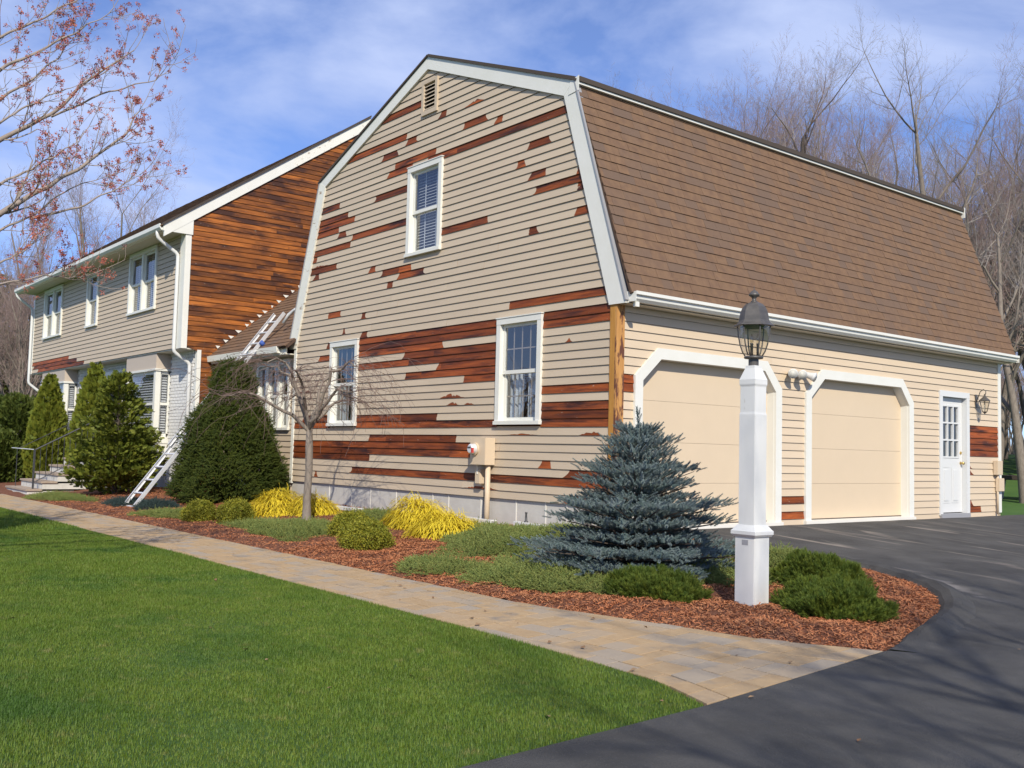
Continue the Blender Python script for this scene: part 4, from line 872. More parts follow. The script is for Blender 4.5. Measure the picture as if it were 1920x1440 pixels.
# ================================================================ stone bench beyond the garage
SB = thing('stone_bench', 'dark topped stone garden bench on the grass beyond the garage corner', 'bench', (-3.8, 18.8, .1)); bz = float(gz(-3.8, 18.8))
for dx in (-.55, .55): MB().hexa([(-3.8+dx-.2, 18.6, bz-.1), (-3.8+dx+.2, 18.6, bz-.1), (-3.8+dx+.2, 19.0, bz-.1), (-3.8+dx-.2, 19.0, bz-.1), (-3.8+dx-.28, 18.55, bz+.5), (-3.8+dx+.28, 18.55, bz+.5), (-3.8+dx+.28, 19.05, bz+.5), (-3.8+dx-.28, 19.05, bz+.5)]).build('pedestal', M['found'], SB)
MB().box(-5.2, -2.4, 18.4, 19.2, bz+.5, bz+.62).build('bench_top', M['roofedge'], SB, bevel=.01)
# ================================================================ plant kit
def tri_needles(n, length, nl, w, ang, rng, tip=True, flat=0.0):
    """sprig along +z: n thin triangular needles round an axis"""
    V = []; F = []
    for i in range(n):
        z = length*(i+.5)/n*.95; a = i*2.39996+rng.uniform(-.3, .3); th = ang*(1-.45*(i/n)); ln = nl*(1-.35*(i/n))*rng.uniform(.8, 1.15)
        rad = np.array([math.cos(a), math.sin(a)*(1-flat), 0]); d = rad*math.sin(th)+np.array([0, 0, math.cos(th)]); s = np.cross(d, [0, 0, 1.0]); s = s/(np.linalg.norm(s)+1e-6)*w
        b = np.array([0, 0, z]); o = len(V); V += [b-s, b+s, b+d*ln]; F.append((o, o+1, o+2))
    s = .012*length; o = len(V); V += [np.array([s, 0, 0]), np.array([-s, 0, 0]), np.array([0, 0, length])]; F.append((o, o+1, o+2))
    return np.array(V), np.array(F)
def leaf_cluster(n, r, ls, rng):
    V = []; F = []
    for i in range(n):
        c = rng.normal(size=3)*r*.45+np.array([0, 0, r*.4]); d = rng.normal(size=3)+np.array([0, 0, .8]); d /= np.linalg.norm(d); s = np.cross(d, rng.normal(size=3)); s /= np.linalg.norm(s); l = ls*rng.uniform(.7, 1.2)
        o = len(V); V += [c, c+d*l*.5+s*l*.28, c+d*l, c+d*l*.5-s*l*.28]; F += [(o, o+1, o+2), (o, o+2, o+3)]
    return np.array(V), np.array(F)
def flat_spray(n, length, w, rng):
    """flattened fan of scale-leaf twigs in the x-z plane"""
    V = []; F = []
    for i in range(n):
        t = (i//2+1)/(n/2+1); sg = 1 if i % 2 else -1; b = np.array([0, 0, length*t*.75]); a = sg*(.75-.3*t)+rng.uniform(-.12, .12); l = length*(.55-.3*t)*rng.uniform(.8, 1.2)
        d = np.array([math.sin(a), rng.uniform(-.15, .15), math.cos(a)]); s = np.array([d[2], 0, -d[0]])*w
        o = len(V); V += [b-s*.5, b+d*l*.55-s, b+d*l, b+d*l*.55+s]; F += [(o, o+1, o+2), (o, o+2, o+3)]
    s = np.array([w*.8, 0, 0]); o = len(V); V += [-s, s, np.array([0, 0, length])]; F.append((o, o+1, o+2))
    return np.array(V), np.array(F)
def thread_strand(rng, l=.22, w=.004):
    """drooping thread-leaf strand: starts up/out along z then falls (local -y is down after framing)"""
    V = []; F = []; p = np.zeros(3); d = np.array([rng.uniform(-.3, .3), .25, 1.0])
    for i in range(6):
        s = np.array([1.0, 0, .2])*w*(1-.12*i); V += [p-s, p+s]; d = d+np.array([rng.uniform(-.2, .2), -.38, -.02]); p = p+d/np.linalg.norm(d)*l/6
        if i: o = len(V)-4; F += [(o, o+1, o+3), (o, o+3, o+2)]
    return np.array(V), np.array(F)
def lumpy(P, amp, sc, seed):
    r = np.random.default_rng(seed); n = np.zeros(len(P))
    for i in range(6): k = r.normal(size=3)*sc*(1+.4*i); n += np.sin(P@k+r.uniform(0, 6.28))/(1+.4*i)
    return amp*n/2.2
def sph(n, rng, zmin=-1.0):
    z = rng.uniform(zmin, 1, n); a = rng.uniform(0, 2*math.pi, n); r = np.sqrt(1-z*z); return np.column_stack([r*np.cos(a), r*np.sin(a), z])
def multi_scatter(temps, D, P, S, rng, jit=.35):
    D = D+rng.normal(size=D.shape)*jit; R = frames(D, rng.uniform(0, 6.28, len(D))); idx = rng.integers(0, len(temps), len(D)); Vs = []; Fs = []; rn = []; o = 0
    for t, (T, TF) in enumerate(temps):
        m = idx == t
        if not m.any(): continue
        V, F = scatter(T, TF, R[m], P[m], S[m]); Vs.append(V); Fs.append(F+o); o += len(V)
        rn.append(np.clip(np.repeat(rng.random(m.sum()), len(TF))+rng.normal(size=m.sum()*len(TF))*.08, 0, 1))
    return np.vstack(Vs), np.vstack(Fs), np.concatenate(rn)
def shade(name, c1, c2, c3, rough=.6, transl=.18, **k): return mat(name, c1, c2, rough=rough, scale=(5, 5, 5), c3=c3, rnd=.25, transl=transl, spec=.25, **k)
M['yew'] = shade('yew_green', (.090, .120, .020), (.15, .175, .028), (.040, .062, .012))
M['arb'] = shade('arborvitae_green', (.18, .205, .022), (.27, .275, .03), (.10, .13, .017))
M['hin'] = shade('hinoki_green', (.165, .195, .026), (.30, .31, .04), (.065, .09, .013))
M['gold'] = shade('golden_thread', (.80, .60, .035), (.88, .70, .06), (.58, .46, .03))
M['box'] = shade('euonymus_green', (.29, .27, .024), (.46, .41, .04), (.11, .13, .015))
M['jun'] = shade('juniper_green', (.25, .29, .075), (.36, .38, .11), (.13, .175, .05))
M['bjun'] = shade('blue_juniper', (.055, .085, .075), (.08, .12, .11), (.035, .055, .05))
M['spr'] = shade('blue_spruce_needles', (.20, .255, .25), (.30, .355, .355), (.10, .145, .135), transl=.08)
M['mugo'] = shade('mugo_green', (.13, .185, .024), (.22, .26, .034), (.05, .085, .014))
M['bark'] = mat('grey_bark', (.16, .13, .105), (.26, .22, .18), rough=.9, scale=(14, 14, 4), bump=.5, bscale=(60, 60, 18))
M['dbark'] = mat('dark_bark', (.065, .050, .040), (.11, .085, .068), rough=.9, scale=(10, 10, 3), bump=.4)
M['pbark'] = mat('pale_twig_bark', (.25, .20, .17), (.34, .28, .24), rough=.85, scale=(8, 8, 3))
rs = np.random.default_rng(4)
T_yew = [tri_needles(24, .085, .024, .0042, 1.05, rs) for i in range(3)]
T_spr = [tri_needles(56, .085, .021, .0032, 1.25, rs) for i in range(4)]
T_mugo = [tri_needles(26, .055, .040, .0020, .8, rs) for i in range(3)]
T_jun = [tri_needles(18, .085, .018, .0036, .8, rs) for i in range(3)]
T_arb = [flat_spray(10, .12, .010, rs) for i in range(4)]
T_hin = [flat_spray(12, .12, .008, rs) for i in range(4)]
T_box = [leaf_cluster(9, .045, .024, rs) for i in range(4)]
T_thr = [thread_strand(rs, rs.uniform(.14, .26), .0062) for i in range(6)]
def shrub(name, label, cat, loc, parts, stem_h=.3, stem_r=.03, group=None, rotz=0):
    o = thing(name, label, cat, loc, group); 
    if stem_r: MB().tube([(0, 0, -.05), (stem_r*.4, 0, stem_h*.5), (0, stem_r*.3, stem_h)], [stem_r, stem_r*.8, stem_r*.4], 7).build('stem', M['dbark'], None).parent = o
    for nm, V, F, rn, m in parts:
        c = place(nm, np_mesh(nm, V, F, m, rn), None); c.parent = o
    o.rotation_euler[2] = rotz; return o
def dome(n, rx, ry, rz, seed, temps, scale, upb=.35, inner=.3, amp=.10, lump=3.0, zmin=-.15, z0=.0, jit=.35):
    rng = np.random.default_rng(seed); d = sph(n, rng, zmin); k = 1-inner*rng.random(n)**2.2; k *= 1+lumpy(d*1.0, amp, lump, seed)
    P = d*np.array([rx, ry, rz])*k[:, None]; P[:, 2] += z0; nrm = d/np.array([rx, ry, rz]); nrm /= np.linalg.norm(nrm, axis=1, keepdims=True)
    return multi_scatter(temps, nrm+np.array([0, 0, upb]), P, scale*rng.uniform(.75, 1.25, n), rng, jit)
def cone_shape(n, H, prof, seed, temps, scale, upb=.5, amp=.12, lump=2.6, inner=.35, jit=.4, sq=(1, 1), droop=0):
    rng = np.random.default_rng(seed); zz = np.linspace(0, 1, 60); rr = np.interp(zz, [p[0] for p in prof], [p[1] for p in prof]); w = np.cumsum(rr+.04); w /= w[-1]
    t = np.interp(rng.random(n), w, zz); a = rng.uniform(0, 2*math.pi, n); r = np.interp(t, zz, rr); Q = np.column_stack([np.cos(a), np.sin(a), t*H/max(rr)*.9])
    k = (1-inner*rng.random(n)**2)*(1+lumpy(Q, amp, lump, seed)); P = np.column_stack([np.cos(a)*r*k*sq[0], np.sin(a)*r*k*sq[1], t*H+lumpy(Q, .04, 4, seed+1)])
    D = np.column_stack([np.cos(a), np.sin(a), np.full(n, upb)]); return multi_scatter(temps, D, P, scale*rng.uniform(.75, 1.3, n), rng, jit)
# ---- yew-like evergreen by the connector
yew_prof = [(0, .62), (.07, .98), (.22, 1.0), (.42, .84), (.58, .66), (.70, .47), (.76, .38), (.84, .39), (.92, .32), (.97, .18), (1, .04)]
V, F, rn = cone_shape(21000, 2.72, yew_prof, 12, T_yew, 1.35, upb=.45, amp=.22, lump=6.0, sq=(1, .93), jit=.6)
shrub('evergreen_shrub', 'big dense dark green evergreen hiding the middle of the ladder', 'shrub', (-9.30, -.98, -.2), [('foliage', V, F, rn, M['yew'])], 1.6, .06)
# ---- tall loose hinoki in front of the bay
rng = np.random.default_rng(8)
def branchy(nb, H, prof, seed, temps, scale, per, el=.25):
    rng = np.random.default_rng(seed); Ps = []; Ds = []; seg = []
    for i in range(nb):
        t = rng.random()**.85; a = rng.uniform(0, 6.28); L_ = np.interp(t, [p[0] for p in prof], [p[1] for p in prof])*rng.uniform(.7, 1.12); z = t*H; e = el*(1-t)+.9*t*t
        d = np.array([math.cos(a), math.sin(a), e+rng.uniform(-.15, .15)]); n = max(3, int(per*L_)); s = rng.random(n)**.6
        side = np.cross(d, [0, 0, 1.0]); off = side[None]*rng.normal(size=(n, 1))*.16*L_*(.4+s[:, None])
        p = np.array([0, 0, z*.93])+d*L_*s[:, None]+off+rng.normal(size=(n, 3))*.025; Ps.append(p); Ds.append(d[None]*.8+off*2.5+np.array([0, 0, .10]))
        seg.append((np.array([0, 0, z*.93]), np.array([0, 0, z*.93])+d*L_*.85, .018, .004))
    P, D = np.vstack(Ps), np.vstack(Ds); return multi_scatter(temps, D, P, scale*rng.uniform(.7, 1.25, len(P)), rng, .3), seg
hp = [(0, .75), (.12, .98), (.35, .85), (.6, .55), (.85, .28), (1, .08)]
(V, F, rn), seg = branchy(190, 2.72, hp, 17, T_hin, 1.0, 95)
HK = shrub('false_cypress', 'tall loose yellow-green conifer with see-through branches in front of the bay window', 'shrub', (-13.2, -1.85, -.22), [('foliage', V, F, rn, M['hin'])], 2.3, .05)
mb = MB()
for a, b, r0, r1 in seg[:120]: mb.tube([a, (a+b)/2+np.array([0, 0, .02]), b], [r0, r0*.6, r1], 4, cap=False)
c = mb.build('branches', M['bark'], None); c.parent = HK
for nm, lb, x, y, H, s in (('arborvitae', 'narrow pointed yellow-green arborvitae with a forked tip, left of the front steps', -20.0, -1.55, 2.85, 4), ('arborvitae', 'narrow pointed yellow-green arborvitae right of the front steps, behind the loose conifer', -16.35, -1.45, 2.95, 5)):
    V, F, rn = cone_shape(5200, H, [(0, .30), (.08, .48), (.3, .52), (.6, .38), (.85, .20), (1, .04)], s, T_arb, 1.15, upb=1.6, amp=.07, lump=3, inner=.25)
    shrub(nm, lb, 'shrub', (x, y, -.22), [('foliage', V, F, rn, M['arb'])], 2.2, .04, 'pointed arborvitae flanking the front steps')
for i, (x, y, r, h, lb) in enumerate(((-22.3, -1.7, 1.0, 2.35, 'dark rounded evergreen at the left picture edge beside the pointed arborvitae'), (-24.0, -1.9, 1.1, 2.6, 'dark evergreen mass farthest left, cut off by the picture edge'), (-20.9, -2.5, .75, 1.35, 'low dark green shrub at the left edge before the steps'))):
    V, F, rn = dome(8000, r, r*.9, h*.62, 30+i, T_hin, 1.0, amp=.14, z0=h*.38, zmin=-.6); shrub('evergreen_shrub', lb, 'shrub', (x, y, -.25), [('foliage', V, F, rn, M['yew'])], h*.5, .04)
# ---- golden thread-leaf cypresses
def gold(x, y, r, h, s, lb):
    rng = np.random.default_rng(s); n = int(4200*r*h/.16); d = sph(n, rng, -.05); P = d*np.array([r, r, h])*(1-.45*rng.random(n)**1.5)[:, None]*(1+lumpy(d, .18, 3, s))[:, None]; D = d*np.array([1, 1, .22])+np.array([0, 0, .06])
    D = D+rng.normal(size=D.shape)*np.array([.35, .35, .12]); R = frames(D); idx = rng.integers(0, 6, n); Vs = []; Fs = []; rn = []; o = 0
    for t, (T, TF) in enumerate(T_thr):
        m = idx == t; V, F = scatter(T, TF, R[m], P[m], rng.uniform(.7, 1.2, m.sum())*.9); Vs.append(V); Fs.append(F+o); o += len(V); rn.append(np.repeat(rng.random(m.sum()), len(TF)))
    shrub('golden_cypress', lb, 'shrub', (x, y, float(gz(x, y))), [('foliage', np.vstack(Vs), np.vstack(Fs), np.concatenate(rn), M['gold'])], .2, .02, 'golden thread-leaf cypresses along the foundation')
gold(-6.05, -1.55, .46, .40, 1, 'bright yellow thread-leaf shrub at the right foot of the big dark evergreen')
gold(-5.55, -1.15, .36, .34, 2, 'bright yellow thread-leaf shrub behind the slender tree trunk')
gold(-2.75, -1.05, .42, .42, 3, 'taller yellow thread-leaf shrub, left one of the pair near the meter')
gold(-1.75, -1.30, .44, .32, 4, 'wide yellow thread-leaf shrub, right one of the pair near the meter')
# ---- small euonymus globes
for i, (x, y, r, h, lb) in enumerate(((-6.25, -2.72, .23, .29, 'small yellow-green globe shrub right of the ladder foot'), (-5.6, -2.42, .26, .32, 'small yellow-green globe shrub left of the slender tree, beside a yellow shrub'), (-2.55, -2.18, .25, .32, 'yellow-green globe shrub right of the slender tree, rear one of a touching pair'), (-1.55, -2.55, .28, .30, 'yellow-green globe shrub, front one of a touching pair at the mulch edge'))):
    V, F, rn = dome(1700, r, r, h*.62, 50+i, T_box, 1.0, amp=.14, z0=h*.38, zmin=-.75, inner=.45, jit=.6); shrub('globe_shrub', lb, 'shrub', (x, y, float(gz(x, y))), [('foliage', V, F, rn, M['box'])], .25, .02, 'small yellow-green globe shrubs')
# ---- creeping junipers
def creep(x, y, rx, ry, h, n, s, lb, m='jun', rot=0.0, sc=1.0):
    rng = np.random.default_rng(s); q = rng.random(n)**.5; a = rng.uniform(0, 6.28, n); rr = 1+.22*np.sin(3*a+s)+.14*np.sin(7*a+2*s); U = np.column_stack([np.cos(a)*q*rr*rx, np.sin(a)*q*rr*ry]); c, s_ = math.cos(rot), math.sin(rot); X = U[:, 0]*c-U[:, 1]*s_; Y = U[:, 0]*s_+U[:, 1]*c
    W3 = np.column_stack([X+x, Y+y, np.zeros(n)]); keep = (W3[:, 1] > -3.62) | (W3[:, 0] > 3); hz = .55*h*(1-q**2.5)*(.75+lumpy(W3*1.0, .35, 5, s))*rng.uniform(.35, 1, n)
    z0 = float(gz(x, y)); P = np.column_stack([X, Y, gz(W3[:, 0], W3[:, 1])-z0+.025+np.maximum(hz, 0)]); D = np.column_stack([np.cos(a)*.7*q+rng.normal(size=n)*.5, np.sin(a)*.7*q+rng.normal(size=n)*.5, .15+.25*rng.random(n)])
    V, F, rn = multi_scatter(T_jun, D[keep], P[keep], sc*rng.uniform(.75, 1.3, keep.sum()), rng, .2)
    shrub('creeping_juniper' if m == 'jun' else 'blue_juniper', lb, 'ground cover', (x, y, z0), [('foliage', V, F, rn, M[m])], .1, .012, 'creeping junipers spread over the mulch')
creep(-13.0, -2.95, 1.3, .42, .20, 3000, 1, 'low green juniper patch in front of the steps, by the walkway', rot=.1)
creep(-7.4, -2.75, .80, .36, .16, 2200, 2, 'small low juniper patch right of the ladder foot', rot=.15)
creep(-4.0, -2.35, 1.25, .60, .17, 6000, 3, 'low grey-green juniper carpet at the foot of the slender tree', rot=-.1)
creep(-3.9, -.95, .75, .35, .25, 2200, 4, 'juniper patch against the wall between the yellow shrubs')
creep(-.35, -1.25, 1.50, .85, .30, 10500, 5, 'broad green juniper carpet left of the blue spruce', rot=-.35)
creep(.55, -2.95, .55, .34, .20, 1600, 6, 'yellowish small juniper tuft at the walkway edge')
creep(1.70, -2.60, .98, .50, .26, 6500, 7, 'bright green juniper patch between the walkway and the blue spruce', rot=-.1)
creep(2.75, -.45, .75, .55, .30, 3200, 8, 'juniper patch behind the lamp post near the driveway')
creep(2.85, -1.4, .45, .45, .2, 1500, 9, 'small juniper patch between the spruce and the lamp post')
creep(-10.3, -2.55, .55, .30, .28, 1700, 10, 'bluish low juniper left of the ladder foot', 'bjun')
creep(-9.2, -2.4, .50, .32, .28, 1700, 11, 'bluish low juniper right behind the ladder foot', 'bjun')
# ---- mugo pines
for i, (x, y, rx, ry, h, lb) in enumerate(((2.92, -2.42, .40, .32, .17, 'low green mugo pine left of the lamp post in front of the spruce'), (3.50, -.86, .36, .32, .23, 'low green mugo pine right of the lamp post, rear one of the pair'), (4.28, -1.84, .38, .34, .20, 'low green mugo pine right of the lamp post, front one of the pair'))):
    V, F, rn = dome(4200, rx, ry, h, 70+i, T_mugo, 1.0, upb=.7, amp=.26, lump=6.0, z0=.02, zmin=-.05, inner=.3); shrub('mugo_pine', lb, 'shrub', (x, y, float(gz(x, y))), [('foliage', V, F, rn, M['mugo'])], .15, .02, 'low mugo pines around the lamp post')
# ---- blue spruce
rng = np.random.default_rng(77); Ps = []; Ds = []; Ss = []; seg = []; H = 1.50
z = .015; tier = 0
while z < H-.20:
    t = z/H; Lm = 1.18*(1-t)**1.10+.02; nb = int(15-6*t); ph = rng.uniform(0, 6.28); lay = .88+.17*math.sin(tier*2.1)
    for b in range(nb):
        a = ph+b*6.283/nb+rng.uniform(-.22, .22); L_ = Lm*lay*rng.uniform(.86, 1.08); e = .06+.80*t**1.2
        d = np.array([math.cos(a), math.sin(a), e]); sd_ = np.array([-math.sin(a), math.cos(a), 0]); base = np.array([0, 0, z])
        seg.append((base, base+d*L_*.95, .014*(1-t)+.004, .003))
        ns = max(5, int(L_*19))
        for k in range(ns):
            s = (k+.6)/ns
            if s < .18 and t < .8: continue
            p = base+d*L_*s+np.array([0, 0, .05*math.sin(s*3)]); w = .36*L_*(1-s)+.075
            for sg in (-1, 1):
                m = max(1, int(w/.055))
                for j in range(m):
                    q = p+sd_*sg*w*(j+.3)/m+d*.05*j+rng.normal(size=3)*.015; Ps.append(q); Ds.append(d*.75+sd_*sg*.75+np.array([0, 0, .38])); Ss.append(rng.uniform(.75, 1.15))
            Ps.append(p+np.array([0, 0, .015])); Ds.append(d+np.array([0, 0, .40])); Ss.append(rng.uniform(.9, 1.35))
        Ps.append(base+d*L_); Ds.append(d); Ss.append(1.1)
    z += .115-.035*t; tier += 1
for k in range(6): Ps.append(np.array([0, 0, H-.14+.03*k])); Ds.append(np.array([.5*math.cos(k*2.4), .5*math.sin(k*2.4), 1.0-.1*k+.3])); Ss.append(.95)
Ps.append(np.array([0, 0, H-.10])); Ds.append(np.array([0, 0, 1.0])); Ss.append(2.3)
V, F, rn = multi_scatter(T_spr, np.array(Ds), np.array(Ps), np.array(Ss), rng, .13)
SPX, SPY = 2.08, -1.74
SP = thing('blue_spruce', 'young blue spruce with tiered silvery branches at the garage corner', 'tree', (SPX, SPY, float(gz(SPX, SPY))))
c = place('crown', np_mesh('crown', V, F, M['spr'], rn)); c.parent = SP
mb = MB().tube([(0, 0, -.1), (0, 0, .6), (.01, 0, H-.08)], [.045, .032, .006], 8)
c = mb.build('trunk', M['dbark']); c.parent = SP
mb = MB()
for a, b, r0, r1 in seg: mb.tube([a, b], [r0, r1], 4, cap=False)
c = mb.build('branches', M['dbark']); c.parent = SP

# ================================================================ mulch chips, grass, litter
rng = np.random.default_rng(9)
def rand_in(poly, n, lo, hi):
    P = np.column_stack([rng.uniform(lo[0], hi[0], n), rng.uniform(lo[1], hi[1], n)]); return P[inpoly(P, poly)]
P = np.vstack([rand_in(BED, 130000, (-2, -3.5), (5.3, .6)), rand_in(BED, 60000, (-14, -3.5), (-2, .3))])
n = len(P); T = np.array([(-.5, -.12, 0), (.5, -.10, .04), (.45, .12, 0), (-.5, .10, .05)]); TF = np.array([(0, 1, 2, 3)])
D = np.column_stack([rng.normal(size=n)*.35, rng.normal(size=n)*.35, np.ones(n)]); R = frames(D, rng.uniform(0, 6.28, n)); z = gz(P[:, 0], P[:, 1])+bed_dz(P)+rng.uniform(.002, .014, n)
V, F = scatter(T, TF, R, np.column_stack([P, z]), rng.uniform(.014, .040, n)); o = place('bark_mulch', np_mesh('bark_mulch', V, F, M['chips'], rng.random(n))); tag(o, 'reddish shredded bark mulch covering the planting bed', 'mulch', kind='stuff')
# grass blades
M['grass'] = mat('grass_blades', (.135, .205, .022), (.24, .295, .042), rough=.55, scale=(3.4, 3.4, 3.4), detail=8, lo=.36, hi=.64, c3=(.08, .14, .015), rnd=.42, transl=.25, spec=.3, coord='Object', fleck=(.27, .24, .085), fl=(.58, .80), fscale=(7, 7, 7), dark=((.062, .130, .018), (1.1, 1.1, 1.1), .52, .70))
GP = LAWN
def blades(n, lo, hi, hgt, wid):
    P = rand_in(GP, n, lo, hi); n = len(P); a = rng.uniform(0, 6.28, n); ln = hgt*rng.uniform(.55, 1.25, n)*(1+lumpy(np.column_stack([P, P[:, 0]*0]), .25, 1.5, 5)); tilt = rng.uniform(.1, .75, n); d = np.column_stack([np.cos(a)*tilt, np.sin(a)*tilt, np.ones(n)]); d /= np.linalg.norm(d, axis=1, keepdims=True)
    s = np.column_stack([-np.sin(a), np.cos(a), np.zeros(n)])*(wid*rng.uniform(.7, 1.3, n))[:, None]; b = np.column_stack([P, gz(P[:, 0], P[:, 1])-.004])
    V = np.stack([b-s, b+s, b+d*ln[:, None]], 1).reshape(-1, 3); return V
Vs = [blades(520000, (0, -9.0), (5.7, -4.5), .024, .0022), blades(300000, (-6, -8.5), (0, -4.5), .028, .0032), blades(150000, (-16, -9), (-6, -4.5), .04, .006)]
V = np.vstack(Vs); F = np.arange(len(V)).reshape(-1, 3); o = place('grass', np_mesh('grass', V, F, M['grass'])); tag(o, 'short green lawn grass in front of the paved walk', 'grass', kind='stuff')
# dry leaves
M['dryleaf'] = mat('dry_leaf', (.20, .10, .045), (.13, .07, .04), rough=.85, scale=(20, 20, 20), c3=(.30, .20, .11))
P = np.column_stack([rng.uniform(2.5, 7.6, 46), rng.uniform(-6.5, .5, 46)]); P = np.vstack([P, rand_in(LAWN, 8, (-3, -8), (5.5, -4.6)), rand_in(WALK, 40, (-8, -4.6), (5.3, -2.8))]); n = len(P)
T = np.array([(-.5, 0, 0), (-.1, -.32, .12), (.5, 0, .05), (-.1, .32, .14)]); TF = np.array([(0, 1, 2), (0, 2, 3)])
V, F = scatter(T, TF, frames(np.column_stack([rng.normal(size=n)*.25, rng.normal(size=n)*.25, np.ones(n)]), rng.uniform(0, 6.28, n)), np.column_stack([P, gz(P[:, 0], P[:, 1])+.014]), rng.uniform(.02, .055, n))
o = place('fallen_leaves', np_mesh('fallen_leaves', V, F, M['dryleaf'])); tag(o, 'scattered dry brown leaves on the driveway, walk and lawn', 'leaves', kind='stuff')
# ================================================================ bare trees
def seg_mesh(name, segs, m, sides=4):
    A = np.array([s[0] for s in segs]); B = np.array([s[1] for s in segs]); r0 = np.array([s[2] for s in segs]); r1 = np.array([s[3] for s in segs])
    R = frames(B-A+1e-9); k = np.arange(sides)*2*math.pi/sides; ring = R[:, :, 0][:, None, :]*np.cos(k)[None, :, None]+R[:, :, 1][:, None, :]*np.sin(k)[None, :, None]
    V = np.concatenate([A[:, None]+ring*r0[:, None, None], B[:, None]+ring*r1[:, None, None]], 1).reshape(-1, 3)
    base = (np.arange(len(A))*2*sides)[:, None, None]; f = np.array([[i, (i+1) % sides, sides+(i+1) % sides, sides+i] for i in range(sides)])[None]
    return np_mesh(name, V, (base+f).reshape(-1, 4), m, smooth=sides > 5)
def grow(rng, p, d, L_, r, lev, spec, out, tips):
    sp = spec[lev]; n = sp['n']; cur = np.array(p, float); dd = np.array(d, float); dd /= np.linalg.norm(dd); rr = r; last = lev == len(spec)-1
    for i in range(n):
        dd = dd+rng.normal(size=3)*sp['wob']+np.array([0, 0, sp['up']]); dd /= np.linalg.norm(dd); nx = cur+dd*L_/n; r2 = r*(1-(i+1)/n*sp['taper']); out[lev].append((cur, nx, rr, r2))
        if not last and (i+1)/n > sp['start']:
            for c in range(sp['kids']):
                if rng.random() > sp.get('prob', 1): continue
                a = rng.uniform(0, 6.28); x = np.cross(dd, [0.3, .2, 1.0]); x /= np.linalg.norm(x)+1e-9; y = np.cross(dd, x); an = sp['ang']*rng.uniform(.65, 1.3); nd = dd*math.cos(an)+(x*math.cos(a)+y*math.sin(a))*math.sin(an)
                grow(rng, nx, nd, L_*sp['ratio']*rng.uniform(.6, 1.2)*(1.15-.5*(i+1)/n), max(r2*sp['rr'], .0025), lev+1, spec, out, tips)
        cur = nx; rr = r2
    if last: tips.append(cur)
    elif lev > 0: grow(rng, cur, dd, L_*sp['ratio']*.8, rr*.8, lev+1, spec, out, tips)
def bare_tree_mesh(seed, H, r, forks, twig_m, limb_m, spread=.5, buds=None, wob=.10):
    rng = np.random.default_rng(seed); out = [[] for i in range(5)]; tips = []
    spec = [dict(n=9, wob=wob*.6, up=.03, taper=.75, start=.32, kids=2, ang=spread*1.15, ratio=.42, rr=.55, prob=.75), dict(n=6, wob=wob*1.2, up=.10, taper=.7, start=.2, kids=2, ang=spread*1.2, ratio=.50, rr=.6, prob=.7), dict(n=5, wob=wob*1.5, up=.09, taper=.7, start=.15, kids=2, ang=.7, ratio=.52, rr=.6, prob=.62), dict(n=4, wob=wob*1.6, up=.07, taper=.7, start=.1, kids=2, ang=.7, ratio=.55, rr=.65, prob=.6), dict(n=3, wob=.15, up=.06, taper=.6, start=1, kids=0, ang=.6, ratio=.5, rr=.6)]
    for f in range(forks):
        a = f*6.283/max(forks, 1)+rng.uniform(0, 1); tl = 0 if forks == 1 else rng.uniform(.12, .32)
        grow(rng, (0, 0, -.2), (math.cos(a)*tl, math.sin(a)*tl, 1), H*rng.uniform(.85, 1.0), r*(1 if forks == 1 else .75), 0, spec, out, tips)
    limb = seg_mesh('trunk', out[0]+out[1], limb_m, 6); tw = seg_mesh('crown', out[2]+out[3]+out[4], twig_m, 3)
    return limb, tw, np.array(tips)
M['twig'] = mat('grey_twigs', (.23, .20, .18), (.31, .27, .245), rough=.9, scale=(.5, .5, .5))
M['rtwig'] = mat('reddish_twigs', (.26, .185, .165), (.33, .24, .215), rough=.9, scale=(.5, .5, .5))
M['bud'] = mat('red_buds', (.50, .16, .11), (.62, .26, .15), rough=.7, scale=(9, 9, 9), c3=(.34, .08, .07), transl=.2)
TM = [bare_tree_mesh(1, 13.5, .26, 1, M['twig'], M['bark'], .62), bare_tree_mesh(2, 11.5, .20, 1, M['twig'], M['dbark'], .48), bare_tree_mesh(3, 11, .16, 2, M['rtwig'], M['bark'], .42), bare_tree_mesh(4, 12, .24, 2, M['twig'], M['bark'], .55), bare_tree_mesh(5, 10.5, .15, 4, M['rtwig'], M['bark'], .35)]
def zmax(me):
    co = np.empty(len(me.vertices)*3, np.float32); me.vertices.foreach_get('co', co); return float(co[2::3].max())
ZM = [max(zmax(t[0]), zmax(t[1])) for t in TM]
def bare(v, x, y, s, rz, label, grp='leafless trees behind the garage'):
    o = thing('bare_tree', label, 'tree', (x, y, float(gz(x, y))-.1), grp); o.rotation_euler[2] = rz; s = s/ZM[v]; o.scale = (s, s, s)
    for nm, me in (('trunk', TM[v][0]), ('crown', TM[v][1])):
        c = bpy.data.objects.new(nm, me); COL.objects.link(c); c.parent = o
    return o
